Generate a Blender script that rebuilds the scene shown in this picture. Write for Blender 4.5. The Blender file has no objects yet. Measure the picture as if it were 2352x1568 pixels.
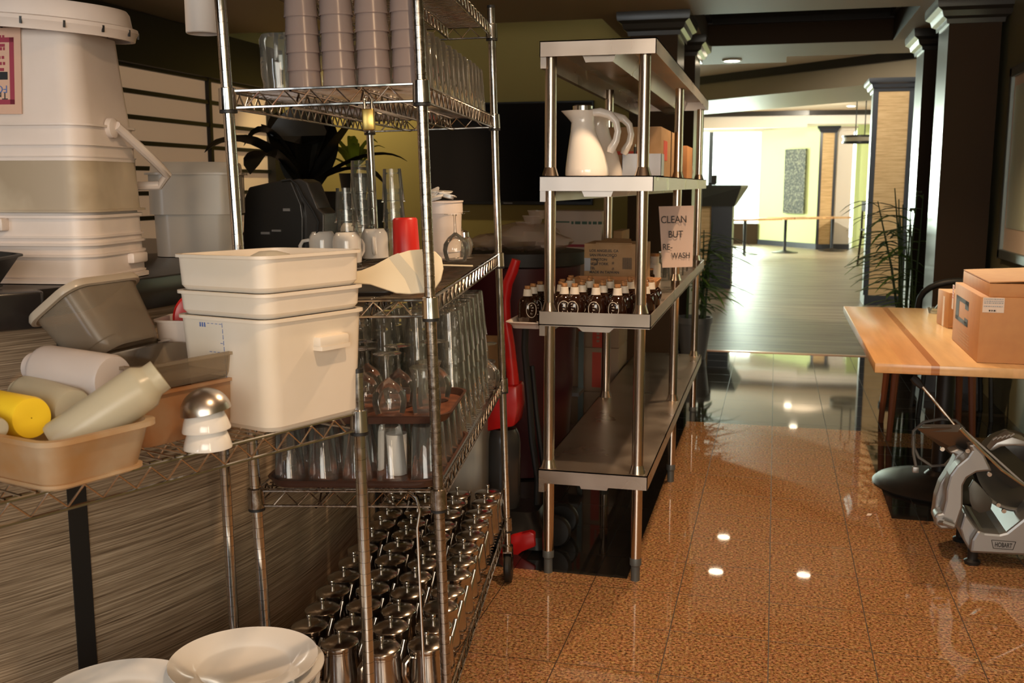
import bpy, bmesh, math, random
from mathutils import Vector, Matrix
C=bpy.context.scene; COL=C.collection
random.seed(7)
# ---------------------------------------------------------------- camera
F=2350.;CX,CY=1176.,784.;H=1.43
PITCH=math.atan(359/F); YAW=math.atan2(607,F*math.cos(PITCH)+359*math.sin(PITCH))
cd=bpy.data.cameras.new('camera'); cam=bpy.data.objects.new('camera',cd); COL.objects.link(cam)
cd.sensor_width=22.3; cd.lens=22.3*F/2352; cd.clip_start=.05; cd.clip_end=200
cam.location=(0,0,H); cam.rotation_euler=(math.pi/2-PITCH,0,YAW)
cd.dof.use_dof=True; cd.dof.focus_distance=2.7; cd.dof.aperture_fstop=4.5
C.camera=cam
C.view_settings.view_transform='Standard'; C.view_settings.look='None'
C.view_settings.exposure=0.0; C.view_settings.gamma=1; C.view_settings.use_curve_mapping=False
try:
    C.cycles.transparent_max_bounces=32; C.cycles.max_bounces=10; C.cycles.sample_clamp_indirect=6
except Exception: pass
# ---------------------------------------------------------------- world and lights
w=bpy.data.worlds.new('world'); C.world=w; w.use_nodes=True
w.node_tree.nodes['Background'].inputs[0].default_value=(.9,1,.92,1)
w.node_tree.nodes['Background'].inputs[1].default_value=3.2
def area(name,loc,tgt,sx,sy,power,col,spread=None):
    l=bpy.data.lights.new(name,'AREA'); l.shape='RECTANGLE'; l.size=sx; l.size_y=sy; l.energy=power; l.color=col
    if spread: l.spread=math.radians(spread)
    o=bpy.data.objects.new(name,l); COL.objects.link(o); o.location=loc
    o.rotation_euler=(Vector(tgt)-Vector(loc)).to_track_quat('-Z','Y').to_euler(); return o
def spot(name,loc,tgt,power,col,ang=100,r=.04,blend=.5):
    l=bpy.data.lights.new(name,'SPOT'); l.energy=power; l.color=col; l.spot_size=math.radians(ang); l.spot_blend=blend; l.shadow_soft_size=r
    o=bpy.data.objects.new(name,l); COL.objects.link(o); o.location=loc
    o.rotation_euler=(Vector(tgt)-Vector(loc)).to_track_quat('-Z','Y').to_euler(); return o
WARM=(1,.66,.38); WM=(1,.76,.52); DAY=(.86,1,.86)
area('daylight_behind',(.3,-1.9,1.7),(-.8,3,.8),2.2,1.2,50,(1,.85,.72))
area('glint_fill_a',(-2.2,-2.2,1.6),(-.9,3,1.0),.5,1.9,26,(.85,.93,1))  # added cool fill, tall and narrow for streaks on the glassware
area('glint_fill_b',(1.2,-.9,1.5),(-.9,3,1.0),.12,1.6,14,(1,.75,.5))  # added warm strip fill for a second highlight on the glasses
area('daylight_far_left',(-6.5,24.0,1.7),(-1,14,.6),6,2.4,1500,DAY)
area('daylight_far_back',(-2.5,26.5,1.8),(-.4,12,.3),4,2.4,1100,DAY)
area('daylight_far_right',(5.0,22,1.7),(1.5,16,.8),4,2.2,600,DAY)
spot('downlight_aisle_a',(.0,1.1,2.62),(-.15,1.5,0),60,WARM,120)
spot('downlight_aisle_b',(-.05,3.1,2.62),(.0,3.1,0),120,WARM,125)
spot('downlight_aisle_c',(.05,5.3,2.62),(.3,5.3,0),120,WARM,125)
spot('downlight_bar',(-2.7,2.9,2.62),(-2.6,3.3,0),30,WARM,130)
spot('plant_spot',(-3.75,7.9,2.55),(-3.8,8.8,1.5),45,(1,.85,.45),110)
spot('picture_fill',(.5,6.3,2.6),(1.45,5.6,1.6),160,(.9,1,.8),80)  # added fill that brightens the wall picture, no fixture there
spot('lobby_light',(.6,11.2,2.95),(1.1,12.9,1.2),130,(1,.85,.65),100)
spot('lobby_light_far',(.6,20.5,2.9),(1.0,24.2,1.2),350,(1,.9,.7),120)
# ---------------------------------------------------------------- pixel rays (pixel -> point in the room)
def ray(px,py):
    a=px-CX;b=CY-py
    v=(a,F*math.cos(PITCH)+b*math.sin(PITCH),-F*math.sin(PITCH)+b*math.cos(PITCH))
    c,s=math.cos(YAW),math.sin(YAW)
    return Vector((c*v[0]-s*v[1],s*v[0]+c*v[1],v[2]))
CAM=Vector((0,0,H))
def at(px,py,z=0.): r=ray(px,py); return CAM+r*((z-H)/r.z)
def onY(px,py,Y): r=ray(px,py); return CAM+r*(Y/r.y)
def onX(px,py,X): r=ray(px,py); return CAM+r*(X/r.x)
def up(px,py,P):
    r=ray(px,py); return H+r.z*(P[0]*r.x+P[1]*r.y)/(r.x**2+r.y**2)
# ---------------------------------------------------------------- mesh builder
class MB:
    def __init__(s): s.v=[];s.f=[];s.m=[];s.mi=0
    def add(s,vs,fs,M=None):
        n=len(s.v)
        for p in vs:
            p=Vector(p); s.v.append(M@p if M is not None else p)
        for f in fs: s.f.append([i+n for i in f]); s.m.append(s.mi)
        return s
    def box(s,a,b,M=None):
        (x0,y0,z0),(x1,y1,z1)=a,b
        return s.add([(x0,y0,z0),(x1,y0,z0),(x1,y1,z0),(x0,y1,z0),(x0,y0,z1),(x1,y0,z1),(x1,y1,z1),(x0,y1,z1)],
          [(0,3,2,1),(4,5,6,7),(0,1,5,4),(1,2,6,5),(2,3,7,6),(3,0,4,7)],M)
    def lathe(s,prof,n=24,M=None,sx=1,sy=1,cap=False):
        vs=[];fs=[]
        for r,z in prof:
            for k in range(n):
                a=2*math.pi*k/n; vs.append((r*math.cos(a)*sx,r*math.sin(a)*sy,z))
        for i in range(len(prof)-1):
            for k in range(n):
                k2=(k+1)%n; fs.append((i*n+k,i*n+k2,(i+1)*n+k2,(i+1)*n+k))
        if prof[0][0]>1e-5 and cap: fs.append(tuple(reversed(range(n))))
        if prof[-1][0]>1e-5 and cap: fs.append(tuple(range((len(prof)-1)*n,len(prof)*n)))
        return s.add(vs,fs,M)
    def tube(s,pts,r,n=8,M=None,cap=True,flat=1.0,upv=None):
        pts=[Vector(p) for p in pts]; N=len(pts)
        rs=r if isinstance(r,(list,tuple)) else [r]*N
        vs=[];fs=[];prev=None
        for i,p in enumerate(pts):
            t=(pts[min(i+1,N-1)]-pts[max(i-1,0)]).normalized()
            if prev is None:
                u=Vector(upv) if upv else (Vector((0,0,1)) if abs(t.z)<.9 else Vector((1,0,0)))
            else: u=prev
            a=(u-t*u.dot(t)).normalized(); b=t.cross(a); prev=a
            for k in range(n):
                an=2*math.pi*k/n; vs.append(p+(a*math.cos(an)*flat+b*math.sin(an))*rs[i])
        for i in range(N-1):
            for k in range(n):
                k2=(k+1)%n; fs.append((i*n+k,(i+1)*n+k,(i+1)*n+k2,i*n+k2))
        if cap: fs.append(tuple(range(n))); fs.append(tuple(reversed(range((N-1)*n,N*n))))
        return s.add(vs,fs,M)
    def prism(s,poly,d0,d1,axis='y',M=None):
        # poly: 2D points; extruded along axis
        def P(u,v,d): return {'y':(u,d,v),'z':(u,v,d),'x':(d,u,v)}[axis]
        n=len(poly); vs=[P(u,v,d0) for u,v in poly]+[P(u,v,d1) for u,v in poly]
        fs=[tuple(range(n)),tuple(reversed(range(n,2*n)))]+[(i,i+n,(i+1)%n+n,(i+1)%n) for i in range(n)]
        return s.add(vs,fs,M)
    def slab(s,poly3,off,M=None):
        n=len(poly3); o=Vector(off); vs=[Vector(p) for p in poly3]+[Vector(p)+o for p in poly3]
        return s.add(vs,[tuple(range(n)),tuple(reversed(range(n,2*n)))]+[(i,i+n,(i+1)%n+n,(i+1)%n) for i in range(n)],M)
    def loft(s,secs,M=None,cap0=True,cap1=True):
        # secs: list of closed rings (same count)
        n=len(secs[0]); vs=[p for r in secs for p in r]; fs=[]
        for i in range(len(secs)-1):
            for k in range(n):
                k2=(k+1)%n; fs.append((i*n+k,i*n+k2,(i+1)*n+k2,(i+1)*n+k))
        if cap0: fs.append(tuple(reversed(range(n))))
        if cap1: fs.append(tuple(range((len(secs)-1)*n,len(secs)*n)))
        return s.add(vs,fs,M)
    def build(s,name,mat,parent=None,M=None,smooth=True,ang=35,bevel=0,recalc=True,**pr):
        me=bpy.data.meshes.new(name); me.from_pydata([tuple(v) for v in s.v],[],s.f)
        mats=mat if isinstance(mat,(list,tuple)) else [mat]
        for m in mats: me.materials.append(m)
        if len(mats)>1: me.polygons.foreach_set('material_index',s.m)
        bm=bmesh.new(); bm.from_mesh(me)
        bmesh.ops.remove_doubles(bm,verts=bm.verts,dist=1e-6)
        if recalc: bmesh.ops.recalc_face_normals(bm,faces=bm.faces)
        if bevel:
            es=[e for e in bm.edges if len(e.link_faces)==2 and e.calc_face_angle(0)>math.radians(30)]
            bmesh.ops.bevel(bm,geom=es,offset=bevel,segments=2,affect='EDGES',profile=.5)
        bm.to_mesh(me); bm.free()
        if smooth:
            me.shade_smooth(); me.set_sharp_from_angle(angle=math.radians(ang))
        o=bpy.data.objects.new(name,me); COL.objects.link(o)
        if parent: o.parent=parent
        if M is not None: o.matrix_basis=M
        for k,v in pr.items(): o[k]=v
        return o
def ring(hx,hy,r,z,n=6,cx=0,cy=0):
    out=[]; r=min(r,hx,hy)
    for qx,qy,a0 in ((1,1,0),(-1,1,90),(-1,-1,180),(1,-1,270)):
        for k in range(n+1):
            a=math.radians(a0+90*k/n); out.append((cx+qx*(hx-r)+r*math.cos(a),cy+qy*(hy-r)+r*math.sin(a),z))
    return out
def tag(o,label,cat,group=None):
    o['label']=label; o['category']=cat
    if group: o['group']=group
    return o
def thing(name,label,cat,M=None,group=None):
    o=bpy.data.objects.new(name,None); o.empty_display_size=.05; COL.objects.link(o)
    if M is not None: o.matrix_basis=M if isinstance(M,Matrix) else Matrix.Translation(Vector(M))
    return tag(o,label,cat,group)
def struct(o): o['kind']='structure'; return o
def dup(root,M,label,group=None):
    r=root.copy(); COL.objects.link(r); r.matrix_basis=M; r['label']=label
    if group: r['group']=group
    for ch in list(root.children):
        c=ch.copy(); COL.objects.link(c); c.parent=r; c.matrix_basis=ch.matrix_basis
        for g in list(ch.children):
            d=g.copy(); COL.objects.link(d); d.parent=c; d.matrix_basis=g.matrix_basis
    return r
def T(x,y=None,z=None): return Matrix.Translation(Vector(x) if y is None else Vector((x,y,z)))
def Rz(d): return Matrix.Rotation(math.radians(d),4,'Z')
def Rx(d): return Matrix.Rotation(math.radians(d),4,'X')
def Ry(d): return Matrix.Rotation(math.radians(d),4,'Y')
def axisM(p0,p1):
    d=(Vector(p1)-Vector(p0)); return T(p0)@d.to_track_quat('Z','Y').to_matrix().to_4x4()
ORD=['first','second','third','fourth','fifth','sixth','seventh','eighth','ninth','tenth','eleventh','twelfth','thirteenth']
# ---------------------------------------------------------------- materials
def sin(n,k,v):
    if k in n.inputs: n.inputs[k].default_value=v
def mat(name,col,rough=.5,metal=0,noise=0,scale=8,col2=None,bump=0,bscale=None,alpha=None,trans=0,sss=0,coat=0,stretch=(1,1,1),spec=None,rvar=0,emis=None,es=0,detail=4):
    m=bpy.data.materials.new(name); m.use_nodes=True; nt=m.node_tree; b=nt.nodes['Principled BSDF']
    c=(*col,1); b.inputs['Base Color'].default_value=c; b.inputs['Roughness'].default_value=rough; b.inputs['Metallic'].default_value=metal
    sin(b,'Transmission Weight',trans); sin(b,'Coat Weight',coat)
    if spec is not None: sin(b,'Specular IOR Level',spec)
    if sss: sin(b,'Subsurface Weight',sss); sin(b,'Subsurface Radius',(.02,.015,.01)); 
    if emis: sin(b,'Emission Color',(*emis,1)); sin(b,'Emission Strength',es)
    if noise or bump or rvar:
        tc=nt.nodes.new('ShaderNodeTexCoord'); mp=nt.nodes.new('ShaderNodeMapping'); mp.inputs['Scale'].default_value=stretch
        nt.links.new(tc.outputs['Object'],mp.inputs[0])
        n=nt.nodes.new('ShaderNodeTexNoise'); n.inputs['Scale'].default_value=scale; n.inputs['Detail'].default_value=detail
        nt.links.new(mp.outputs[0],n.inputs['Vector'])
        if noise:
            cr=nt.nodes.new('ShaderNodeValToRGB'); c2=col2 or tuple(x*.5 for x in col)
            cr.color_ramp.elements[0].position=.5-.5*(1-noise)*.6-.02; cr.color_ramp.elements[0].color=(*c2,1)
            cr.color_ramp.elements[1].position=.62; cr.color_ramp.elements[1].color=c
            nt.links.new(n.outputs['Fac'],cr.inputs[0]); nt.links.new(cr.outputs[0],b.inputs['Base Color'])
        if rvar:
            mr=nt.nodes.new('ShaderNodeMapRange'); mr.inputs['From Min'].default_value=.3; mr.inputs['From Max'].default_value=.7
            mr.inputs['To Min'].default_value=max(.02,rough-rvar); mr.inputs['To Max'].default_value=rough+rvar
            nt.links.new(n.outputs['Fac'],mr.inputs[0]); nt.links.new(mr.outputs[0],b.inputs['Roughness'])
        if bump:
            n2=nt.nodes.new('ShaderNodeTexNoise'); n2.inputs['Scale'].default_value=bscale or scale; nt.links.new(mp.outputs[0],n2.inputs['Vector'])
            bp=nt.nodes.new('ShaderNodeBump'); bp.inputs['Strength'].default_value=bump; bp.inputs['Distance'].default_value=.003
            nt.links.new(n2.outputs['Fac'],bp.inputs['Height']); nt.links.new(bp.outputs[0],b.inputs['Normal'])
    return m
def thin_glass(name,tint=(.97,.985,.97),edge=(.35,.38,.36),refl=.9,blend=.45,haze=.0):
    m=bpy.data.materials.new(name); m.use_nodes=True; nt=m.node_tree; nt.nodes.clear()
    out=nt.nodes.new('ShaderNodeOutputMaterial'); tr=nt.nodes.new('ShaderNodeBsdfTransparent'); gl=nt.nodes.new('ShaderNodeBsdfGlossy')
    gl.inputs['Roughness'].default_value=.03; gl.inputs['Color'].default_value=(refl,refl,refl,1)
    lw=nt.nodes.new('ShaderNodeLayerWeight'); lw.inputs['Blend'].default_value=blend
    cr=nt.nodes.new('ShaderNodeValToRGB'); cr.color_ramp.elements[0].color=(*tint,1); cr.color_ramp.elements[0].position=.45
    cr.color_ramp.elements[1].color=(*edge,1); cr.color_ramp.elements[1].position=.98
    nt.links.new(lw.outputs['Facing'],cr.inputs[0]); nt.links.new(cr.outputs[0],tr.inputs[0])
    fr=nt.nodes.new('ShaderNodeFresnel'); fr.inputs[0].default_value=1.5
    mx=nt.nodes.new('ShaderNodeMath'); mx.operation='MULTIPLY'; mx.inputs[1].default_value=1.35; mx.use_clamp=True
    nt.links.new(fr.outputs[0],mx.inputs[0])
    ms=nt.nodes.new('ShaderNodeMixShader'); nt.links.new(mx.outputs[0],ms.inputs[0]); nt.links.new(tr.outputs[0],ms.inputs[1]); nt.links.new(gl.outputs[0],ms.inputs[2])
    df=nt.nodes.new('ShaderNodeBsdfDiffuse'); df.inputs[0].default_value=(.85,.88,.84,1); m2=nt.nodes.new('ShaderNodeMixShader'); m2.inputs[0].default_value=haze
    nt.links.new(ms.outputs[0],m2.inputs[1]); nt.links.new(df.outputs[0],m2.inputs[2]); nt.links.new(m2.outputs[0],out.inputs[0]); return m
def milky(name,col,fac=.55,rough=.35,noise=None,nscale=6):
    # translucent plastic: diffuse/gloss mixed with a clear share
    m=mat(name,col,rough,noise=.6 if noise else 0,scale=nscale,col2=noise); nt=m.node_tree
    b=nt.nodes['Principled BSDF']; out=[n for n in nt.nodes if n.type=='OUTPUT_MATERIAL'][0]
    tr=nt.nodes.new('ShaderNodeBsdfTransparent'); ms=nt.nodes.new('ShaderNodeMixShader'); ms.inputs[0].default_value=fac
    tr.inputs[0].default_value=(*[min(1,c*1.15) for c in col],1)
    nt.links.new(tr.outputs[0],ms.inputs[1]); nt.links.new(b.outputs[0],ms.inputs[2]); nt.links.new(ms.outputs[0],out.inputs[0]); return m
M={}
M['chrome']=mat('chrome wire',(.62,.60,.57),.16,1,rvar=.08,scale=30)
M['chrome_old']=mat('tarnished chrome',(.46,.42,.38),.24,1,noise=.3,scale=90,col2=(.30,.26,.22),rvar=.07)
M['steel']=mat('brushed steel',(.54,.47,.41),.32,.88,noise=.6,scale=5,col2=(.44,.37,.31),rvar=.06,detail=2)
M['steel_leg']=mat('steel tube',(.60,.52,.45),.2,1)
M['pot']=mat('teapot steel',(.52,.48,.44),.2,1,rvar=.07,scale=40)
M['castal']=mat('cast aluminium',(.34,.34,.34),.38,.8,noise=.3,scale=40,col2=(.34,.34,.34))
M['whiteP']=mat('white plastic',(.74,.66,.62),.35,noise=.5,scale=5,col2=(.66,.58,.53))
M['creamP']=mat('cream tub plastic',(.82,.75,.66),.35,noise=.5,scale=4,col2=(.76,.68,.56),sss=.0)
M['greyP']=mat('grey white tub plastic',(.62,.56,.48),.3,noise=.4,scale=4,col2=(.55,.5,.42))
M['beigeP']=mat('beige tub plastic',(.52,.44,.33),.4,noise=.8,scale=5,col2=(.36,.29,.2))
M['porcelain']=mat('white porcelain',(.8,.78,.75),.12,coat=.4)
M['rubber']=mat('black rubber',(.012,.012,.012),.5)
M['black']=mat('black plastic',(.012,.011,.010),.35)
M['blackgloss']=mat('black lacquer',(.014,.012,.012),.25)
M['red']=mat('red plastic',(.55,.012,.012),.3)
M['redcup']=mat('red tumbler',(.6,.025,.02),.35)
M['burg']=mat('burgundy plastic',(.06,.008,.014),.4)
M['brown_tray']=mat('brown tray',(.22,.075,.035),.4,noise=.8,scale=25,col2=(.12,.04,.02))
M['tray_rim']=mat('brown tray rim',(.07,.03,.02),.4)
M['glass']=thin_glass('clear glass',(.985,.99,.98),(.70,.74,.71),1,.5,.03)
M['glassd']=thin_glass('thick glass',(.96,.975,.96),(.55,.6,.57),1,.5,.04)
M['purple']=milky('purple grey tumbler plastic',(.50,.42,.40),.40,.25)
M['amber']=mat('dark amber glass',(.018,.006,.003),.06,coat=.5)
M['cork']=mat('cork',(.55,.26,.1),.7,noise=.5,scale=80)
M['capw']=mat('white neck wrap',(.72,.66,.58),.5)
M['cardb']=mat('cardboard',(.50,.25,.10),.65,noise=.3,scale=20,col2=(.46,.22,.09))
M['cardb2']=mat('pale cardboard',(.42,.26,.13),.7,noise=.3,scale=20,col2=(.36,.22,.1))
M['cardw']=mat('white cardboard',(.50,.43,.38),.6)
M['cardd']=mat('printed dark ink',(.03,.028,.03),.6)
M['redprint']=mat('red print',(.55,.07,.04),.6)
M['ink_green']=mat('green ink',(.05,.12,.09),.6)
M['ink_blue']=mat('blue marker',(.10,.16,.4),.6)
M['paper']=mat('pink white paper',(.80,.62,.53),.7)
M['labelw']=mat('label paper',(.72,.62,.56),.6)
M['labelp']=mat('pink label',(.62,.40,.30),.6)
M['labelr']=mat('dark red label border',(.30,.03,.06),.5)
M['brass']=mat('brass lock',(.5,.34,.1),.3,1)
M['yellow']=mat('yellow plastic',(.85,.60,.03),.35)
M['squeeze']=milky('milky squeeze bottle',(.66,.62,.48),.6,.28)
M['frost']=milky('frosted white bottle',(.70,.64,.62),.68,.35)
M['stain']=milky('stained clear pan',(.70,.57,.40),.58,.3,noise=(.56,.32,.13),nscale=6)
M['clearpan']=milky('cloudy clear pan',(.56,.49,.39),.28,.18,noise=(.36,.31,.25),nscale=5)
M['clearrim']=milky('cloudy rim',(.6,.52,.42),.7,.25)
M['spat']=mat('cream spatula',(.86,.76,.56),.5)
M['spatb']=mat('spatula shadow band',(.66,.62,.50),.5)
M['silic']=mat('silicone spout',(.62,.58,.48),.4)
M['leafd']=mat('dark strap leaf',(.018,.016,.009),.4,noise=.6,scale=12,col2=(.008,.008,.005))
M['leaf']=mat('bamboo leaf',(.20,.38,.07),.45)
M['leafk']=mat('deep green leaf',(.07,.15,.035),.45)
M['stalk']=mat('bamboo stalk',(.05,.09,.02),.5)
M['greenwall']=mat('yellow green paint',(.36,.265,.08),.8,noise=.2,scale=2,col2=(.35,.255,.076))
M['greenwall_r']=mat('sage green paint',(.20,.19,.10),.55,noise=.3,scale=6,col2=(.18,.17,.09))
M['greenlight']=mat('light green paint',(.72,.82,.42),.8)
M['brownwall']=mat('dark brown paint',(.052,.033,.020),.8,spec=.2)
M['ceil']=mat('tan ceiling',(.34,.24,.15),.6)
M['ceil2']=mat('warm white ceiling',(.66,.53,.42),.7)
M['soffit']=mat('tan soffit',(.42,.36,.27),.5)
M['crown']=mat('black moulding',(.018,.015,.014),.3)
M['pillar_side']=mat('lit side satin brown',(.13,.105,.08),.28)  # paler brown paints the light falling on the pillar sides
M['bluegrey']=mat('blue black lacquer',(.035,.04,.055),.3)
M['white_far']=mat('pale wall',(.82,.76,.70),.7)
M['tv']=mat('television screen',(.004,.004,.004),.12)
M['shoji']=mat('glowing shoji paper',(.75,.55,.38),.8,emis=(1,.62,.36),es=.16)  # weak glow in the paper stands in for light behind it
M['shojibar']=mat('black lattice',(.010,.008,.006),.5)
M['stone']=mat('carved panel',(.22,.22,.15),.6,noise=1,scale=26,col2=(.03,.035,.03),bump=.6,bscale=30)
M['copper']=mat('copper strip',(.55,.3,.18),.3,.8)
M['foot']=mat('grey foot',(.12,.13,.13),.45,.3)
M['greymetal']=mat('grey sheet metal',(.30,.30,.31),.35,.5)
M['greyplastic']=mat('smoky plastic',(.045,.042,.04),.25)
M['art_mat']=mat('picture mat board',(.80,.66,.52),.5)
M['art']=mat('picture print with reflection',(.72,.82,.62),.3,noise=.4,scale=2,col2=(.55,.62,.52),stretch=(1,1,.6))  # print colour lightened to carry the window reflection of its glass
M['silverframe']=mat('grey frame',(.22,.26,.25),.35,.6)
M['lamp_on']=mat('lamp lens',(1,1,1),.5,emis=(1,.82,.58),es=22)
M['whitetrim']=mat('white trim ring',(.8,.75,.7),.5)
M['shade']=mat('white lamp shade',(.82,.76,.72),.6)
M['chairwood']=mat('red brown wood',(.24,.075,.03),.4,noise=.5,scale=8,stretch=(1,1,.15),col2=(.17,.05,.02))
M['tabledark']=mat('table base black',(.02,.018,.016),.4,.3)
M['corrbag']=milky('clear film bag',(.72,.64,.58),.35,.2)
# floor granite (orange), black granite, vinyl plank, bamboo panel, wood table, woven column
def tilemat(name,base,dark,light,seam,rough,sc,seamx=(-.595,.3117),seamy=(2.86,.3117),spec=.5,seamw=.0035):
    m=bpy.data.materials.new(name); m.use_nodes=True; nt=m.node_tree; b=nt.nodes['Principled BSDF']; L=nt.links.new
    geo=nt.nodes.new('ShaderNodeNewGeometry')
    n=nt.nodes.new('ShaderNodeTexNoise'); n.inputs['Scale'].default_value=sc; n.inputs['Detail'].default_value=6; n.inputs['Roughness'].default_value=.72; L(geo.outputs['Position'],n.inputs['Vector'])
    cr=nt.nodes.new('ShaderNodeValToRGB'); e=cr.color_ramp.elements
    e[0].position=.36;e[0].color=(*dark,1); e[1].position=.64;e[1].color=(*light,1); q=e.new(.48); q.color=(*base,1)
    L(n.outputs['Fac'],cr.inputs[0])
    v=nt.nodes.new('ShaderNodeTexVoronoi'); v.inputs['Scale'].default_value=sc*1.4; L(geo.outputs['Position'],v.inputs['Vector'])
    mv=nt.nodes.new('ShaderNodeMixRGB'); mv.blend_type='MULTIPLY'; mv.inputs[0].default_value=.22
    L(cr.outputs[0],mv.inputs[1]); L(v.outputs['Color'],mv.inputs[2])
    sp=nt.nodes.new('ShaderNodeSeparateXYZ'); L(geo.outputs['Position'],sp.inputs[0]); ms=[]
    for ax,(o,per) in ((0,seamx),(1,seamy)):
        a=nt.nodes.new('ShaderNodeMath'); a.operation='SUBTRACT'; a.inputs[1].default_value=o-per*200; L(sp.outputs[ax],a.inputs[0])
        d=nt.nodes.new('ShaderNodeMath'); d.operation='MODULO'; d.inputs[1].default_value=per; L(a.outputs[0],d.inputs[0])
        l=nt.nodes.new('ShaderNodeMath'); l.operation='LESS_THAN'; l.inputs[1].default_value=seamw; L(d.outputs[0],l.inputs[0]); ms.append(l)
    mx=nt.nodes.new('ShaderNodeMath'); mx.operation='MAXIMUM'; L(ms[0].outputs[0],mx.inputs[0]); L(ms[1].outputs[0],mx.inputs[1])
    mc=nt.nodes.new('ShaderNodeMixRGB'); mc.inputs[2].default_value=(*seam,1); L(mx.outputs[0],mc.inputs[0]); L(mv.outputs[0],mc.inputs[1]); L(mc.outputs[0],b.inputs['Base Color'])
    mr=nt.nodes.new('ShaderNodeMath'); mr.operation='MULTIPLY_ADD'; mr.inputs[1].default_value=.4; mr.inputs[2].default_value=rough; L(mx.outputs[0],mr.inputs[0]); L(mr.outputs[0],b.inputs['Roughness'])
    sin(b,'Specular IOR Level',spec); return m
M['granite']=tilemat('orange granite tiles',(.31,.15,.065),(.03,.015,.008),(.66,.40,.20),(.05,.03,.018),.028,100,spec=.42)
M['blackgran']=tilemat('black granite tiles',(.022,.020,.018),(.01,.01,.009),(.045,.042,.038),(.004,.004,.004),.045,60,spec=.75)
def plankmat():
    m=bpy.data.materials.new('grey brown plank vinyl'); m.use_nodes=True; nt=m.node_tree; b=nt.nodes['Principled BSDF']; L=nt.links.new
    geo=nt.nodes.new('ShaderNodeNewGeometry'); mp=nt.nodes.new('ShaderNodeMapping'); mp.inputs['Scale'].default_value=(.5,4.5,1); mp.inputs['Rotation'].default_value=(0,0,.12)
    L(geo.outputs['Position'],mp.inputs[0]); n=nt.nodes.new('ShaderNodeTexNoise'); n.inputs['Scale'].default_value=2.2; n.inputs['Detail'].default_value=5; L(mp.outputs[0],n.inputs['Vector'])
    cr=nt.nodes.new('ShaderNodeValToRGB'); e=cr.color_ramp.elements; e[0].position=.35;e[0].color=(.17,.12,.08,1);e[1].position=.68;e[1].color=(.36,.29,.21,1)
    L(n.outputs['Fac'],cr.inputs[0]); L(cr.outputs[0],b.inputs['Base Color']); b.inputs['Roughness'].default_value=.42; return m
M['plank']=plankmat()
def bamboomat(name,c1,c2,c3,scale=70,rough=.5,horiz=True):
    m=bpy.data.materials.new(name); m.use_nodes=True; nt=m.node_tree; b=nt.nodes['Principled BSDF']; L=nt.links.new
    tc=nt.nodes.new('ShaderNodeTexCoord'); mp=nt.nodes.new('ShaderNodeMapping'); mp.inputs['Scale'].default_value=(1.6,1.6,scale)
    L(tc.outputs['Object'],mp.inputs[0]); n=nt.nodes.new('ShaderNodeTexNoise'); n.inputs['Scale'].default_value=2.2; n.inputs['Detail'].default_value=5; n.inputs['Roughness'].default_value=.65; L(mp.outputs[0],n.inputs['Vector'])
    cr=nt.nodes.new('ShaderNodeValToRGB'); e=cr.color_ramp.elements; e[0].position=.33;e[0].color=(*c1,1);e[1].position=.68;e[1].color=(*c3,1); q=e.new(.5); q.color=(*c2,1)
    L(n.outputs['Fac'],cr.inputs[0]); L(cr.outputs[0],b.inputs['Base Color']); b.inputs['Roughness'].default_value=rough
    bp=nt.nodes.new('ShaderNodeBump'); bp.inputs['Strength'].default_value=.4; bp.inputs['Distance'].default_value=.002; L(n.outputs['Fac'],bp.inputs['Height']); L(bp.outputs[0],b.inputs['Normal']); return m
M['bamboo']=bamboomat('woven grass bar panel',(.10,.065,.04),(.30,.225,.15),(.54,.43,.31),130,.4)
M['woven']=bamboomat('woven bamboo column panel',(.50,.32,.15),(.66,.45,.23),(.78,.57,.32),28,.6)
def woodmat():
    m=bpy.data.materials.new('maple plank table'); m.use_nodes=True; nt=m.node_tree; b=nt.nodes['Principled BSDF']; L=nt.links.new
    tc=nt.nodes.new('ShaderNodeTexCoord'); sp=nt.nodes.new('ShaderNodeSeparateXYZ'); L(tc.outputs['Object'],sp.inputs[0])
    cr=nt.nodes.new('ShaderNodeValToRGB'); cr.color_ramp.interpolation='CONSTANT'; e=cr.color_ramp.elements
    e[0].position=0;e[0].color=(.72,.40,.17,1); e[1].position=.10; e[1].color=(.70,.37,.16,1)
    for p,c in ((.205,(.44,.18,.06,1)),(.235,(.72,.45,.22,1)),(.5,(.76,.47,.24,1)),(.62,(.68,.38,.17,1)),(.8,(.72,.43,.2,1))): q=e.new(p); q.color=c
    L(sp.outputs[0],cr.inputs[0])
    mp=nt.nodes.new('ShaderNodeMapping'); mp.inputs['Scale'].default_value=(14,1.2,14); L(tc.outputs['Object'],mp.inputs[0])
    n=nt.nodes.new('ShaderNodeTexNoise'); n.inputs['Scale'].default_value=2; n.inputs['Detail'].default_value=5; L(mp.outputs[0],n.inputs['Vector'])
    mr=nt.nodes.new('ShaderNodeMapRange'); mr.inputs['To Min'].default_value=.72; mr.inputs['To Max'].default_value=1.15; L(n.outputs['Fac'],mr.inputs[0])
    mx=nt.nodes.new('ShaderNodeVectorMath'); mx.operation='SCALE'; L(cr.outputs[0],mx.inputs[0]); L(mr.outputs[0],mx.inputs['Scale']); L(mx.outputs[0],b.inputs['Base Color'])
    b.inputs['Roughness'].default_value=.22; return m
M['maple']=woodmat()
# rows of short ink dashes standing for print too small to read
def dashes(parent,m,x0,x1,zs,hh,y0=-.0014,y1=-.0002,Mx=None,seed=1,name='small_print'):
    rr=random.Random(seed); b=MB()
    for z in zs:
        x=x0
        while x<x1:
            w_=rr.uniform(.6,2.2)*hh; b.box((x,y0,z),(min(x+w_,x1),y1,z+hh),Mx); x+=w_+hh*.5
    return b.build(name,m,parent,smooth=False)
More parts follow.
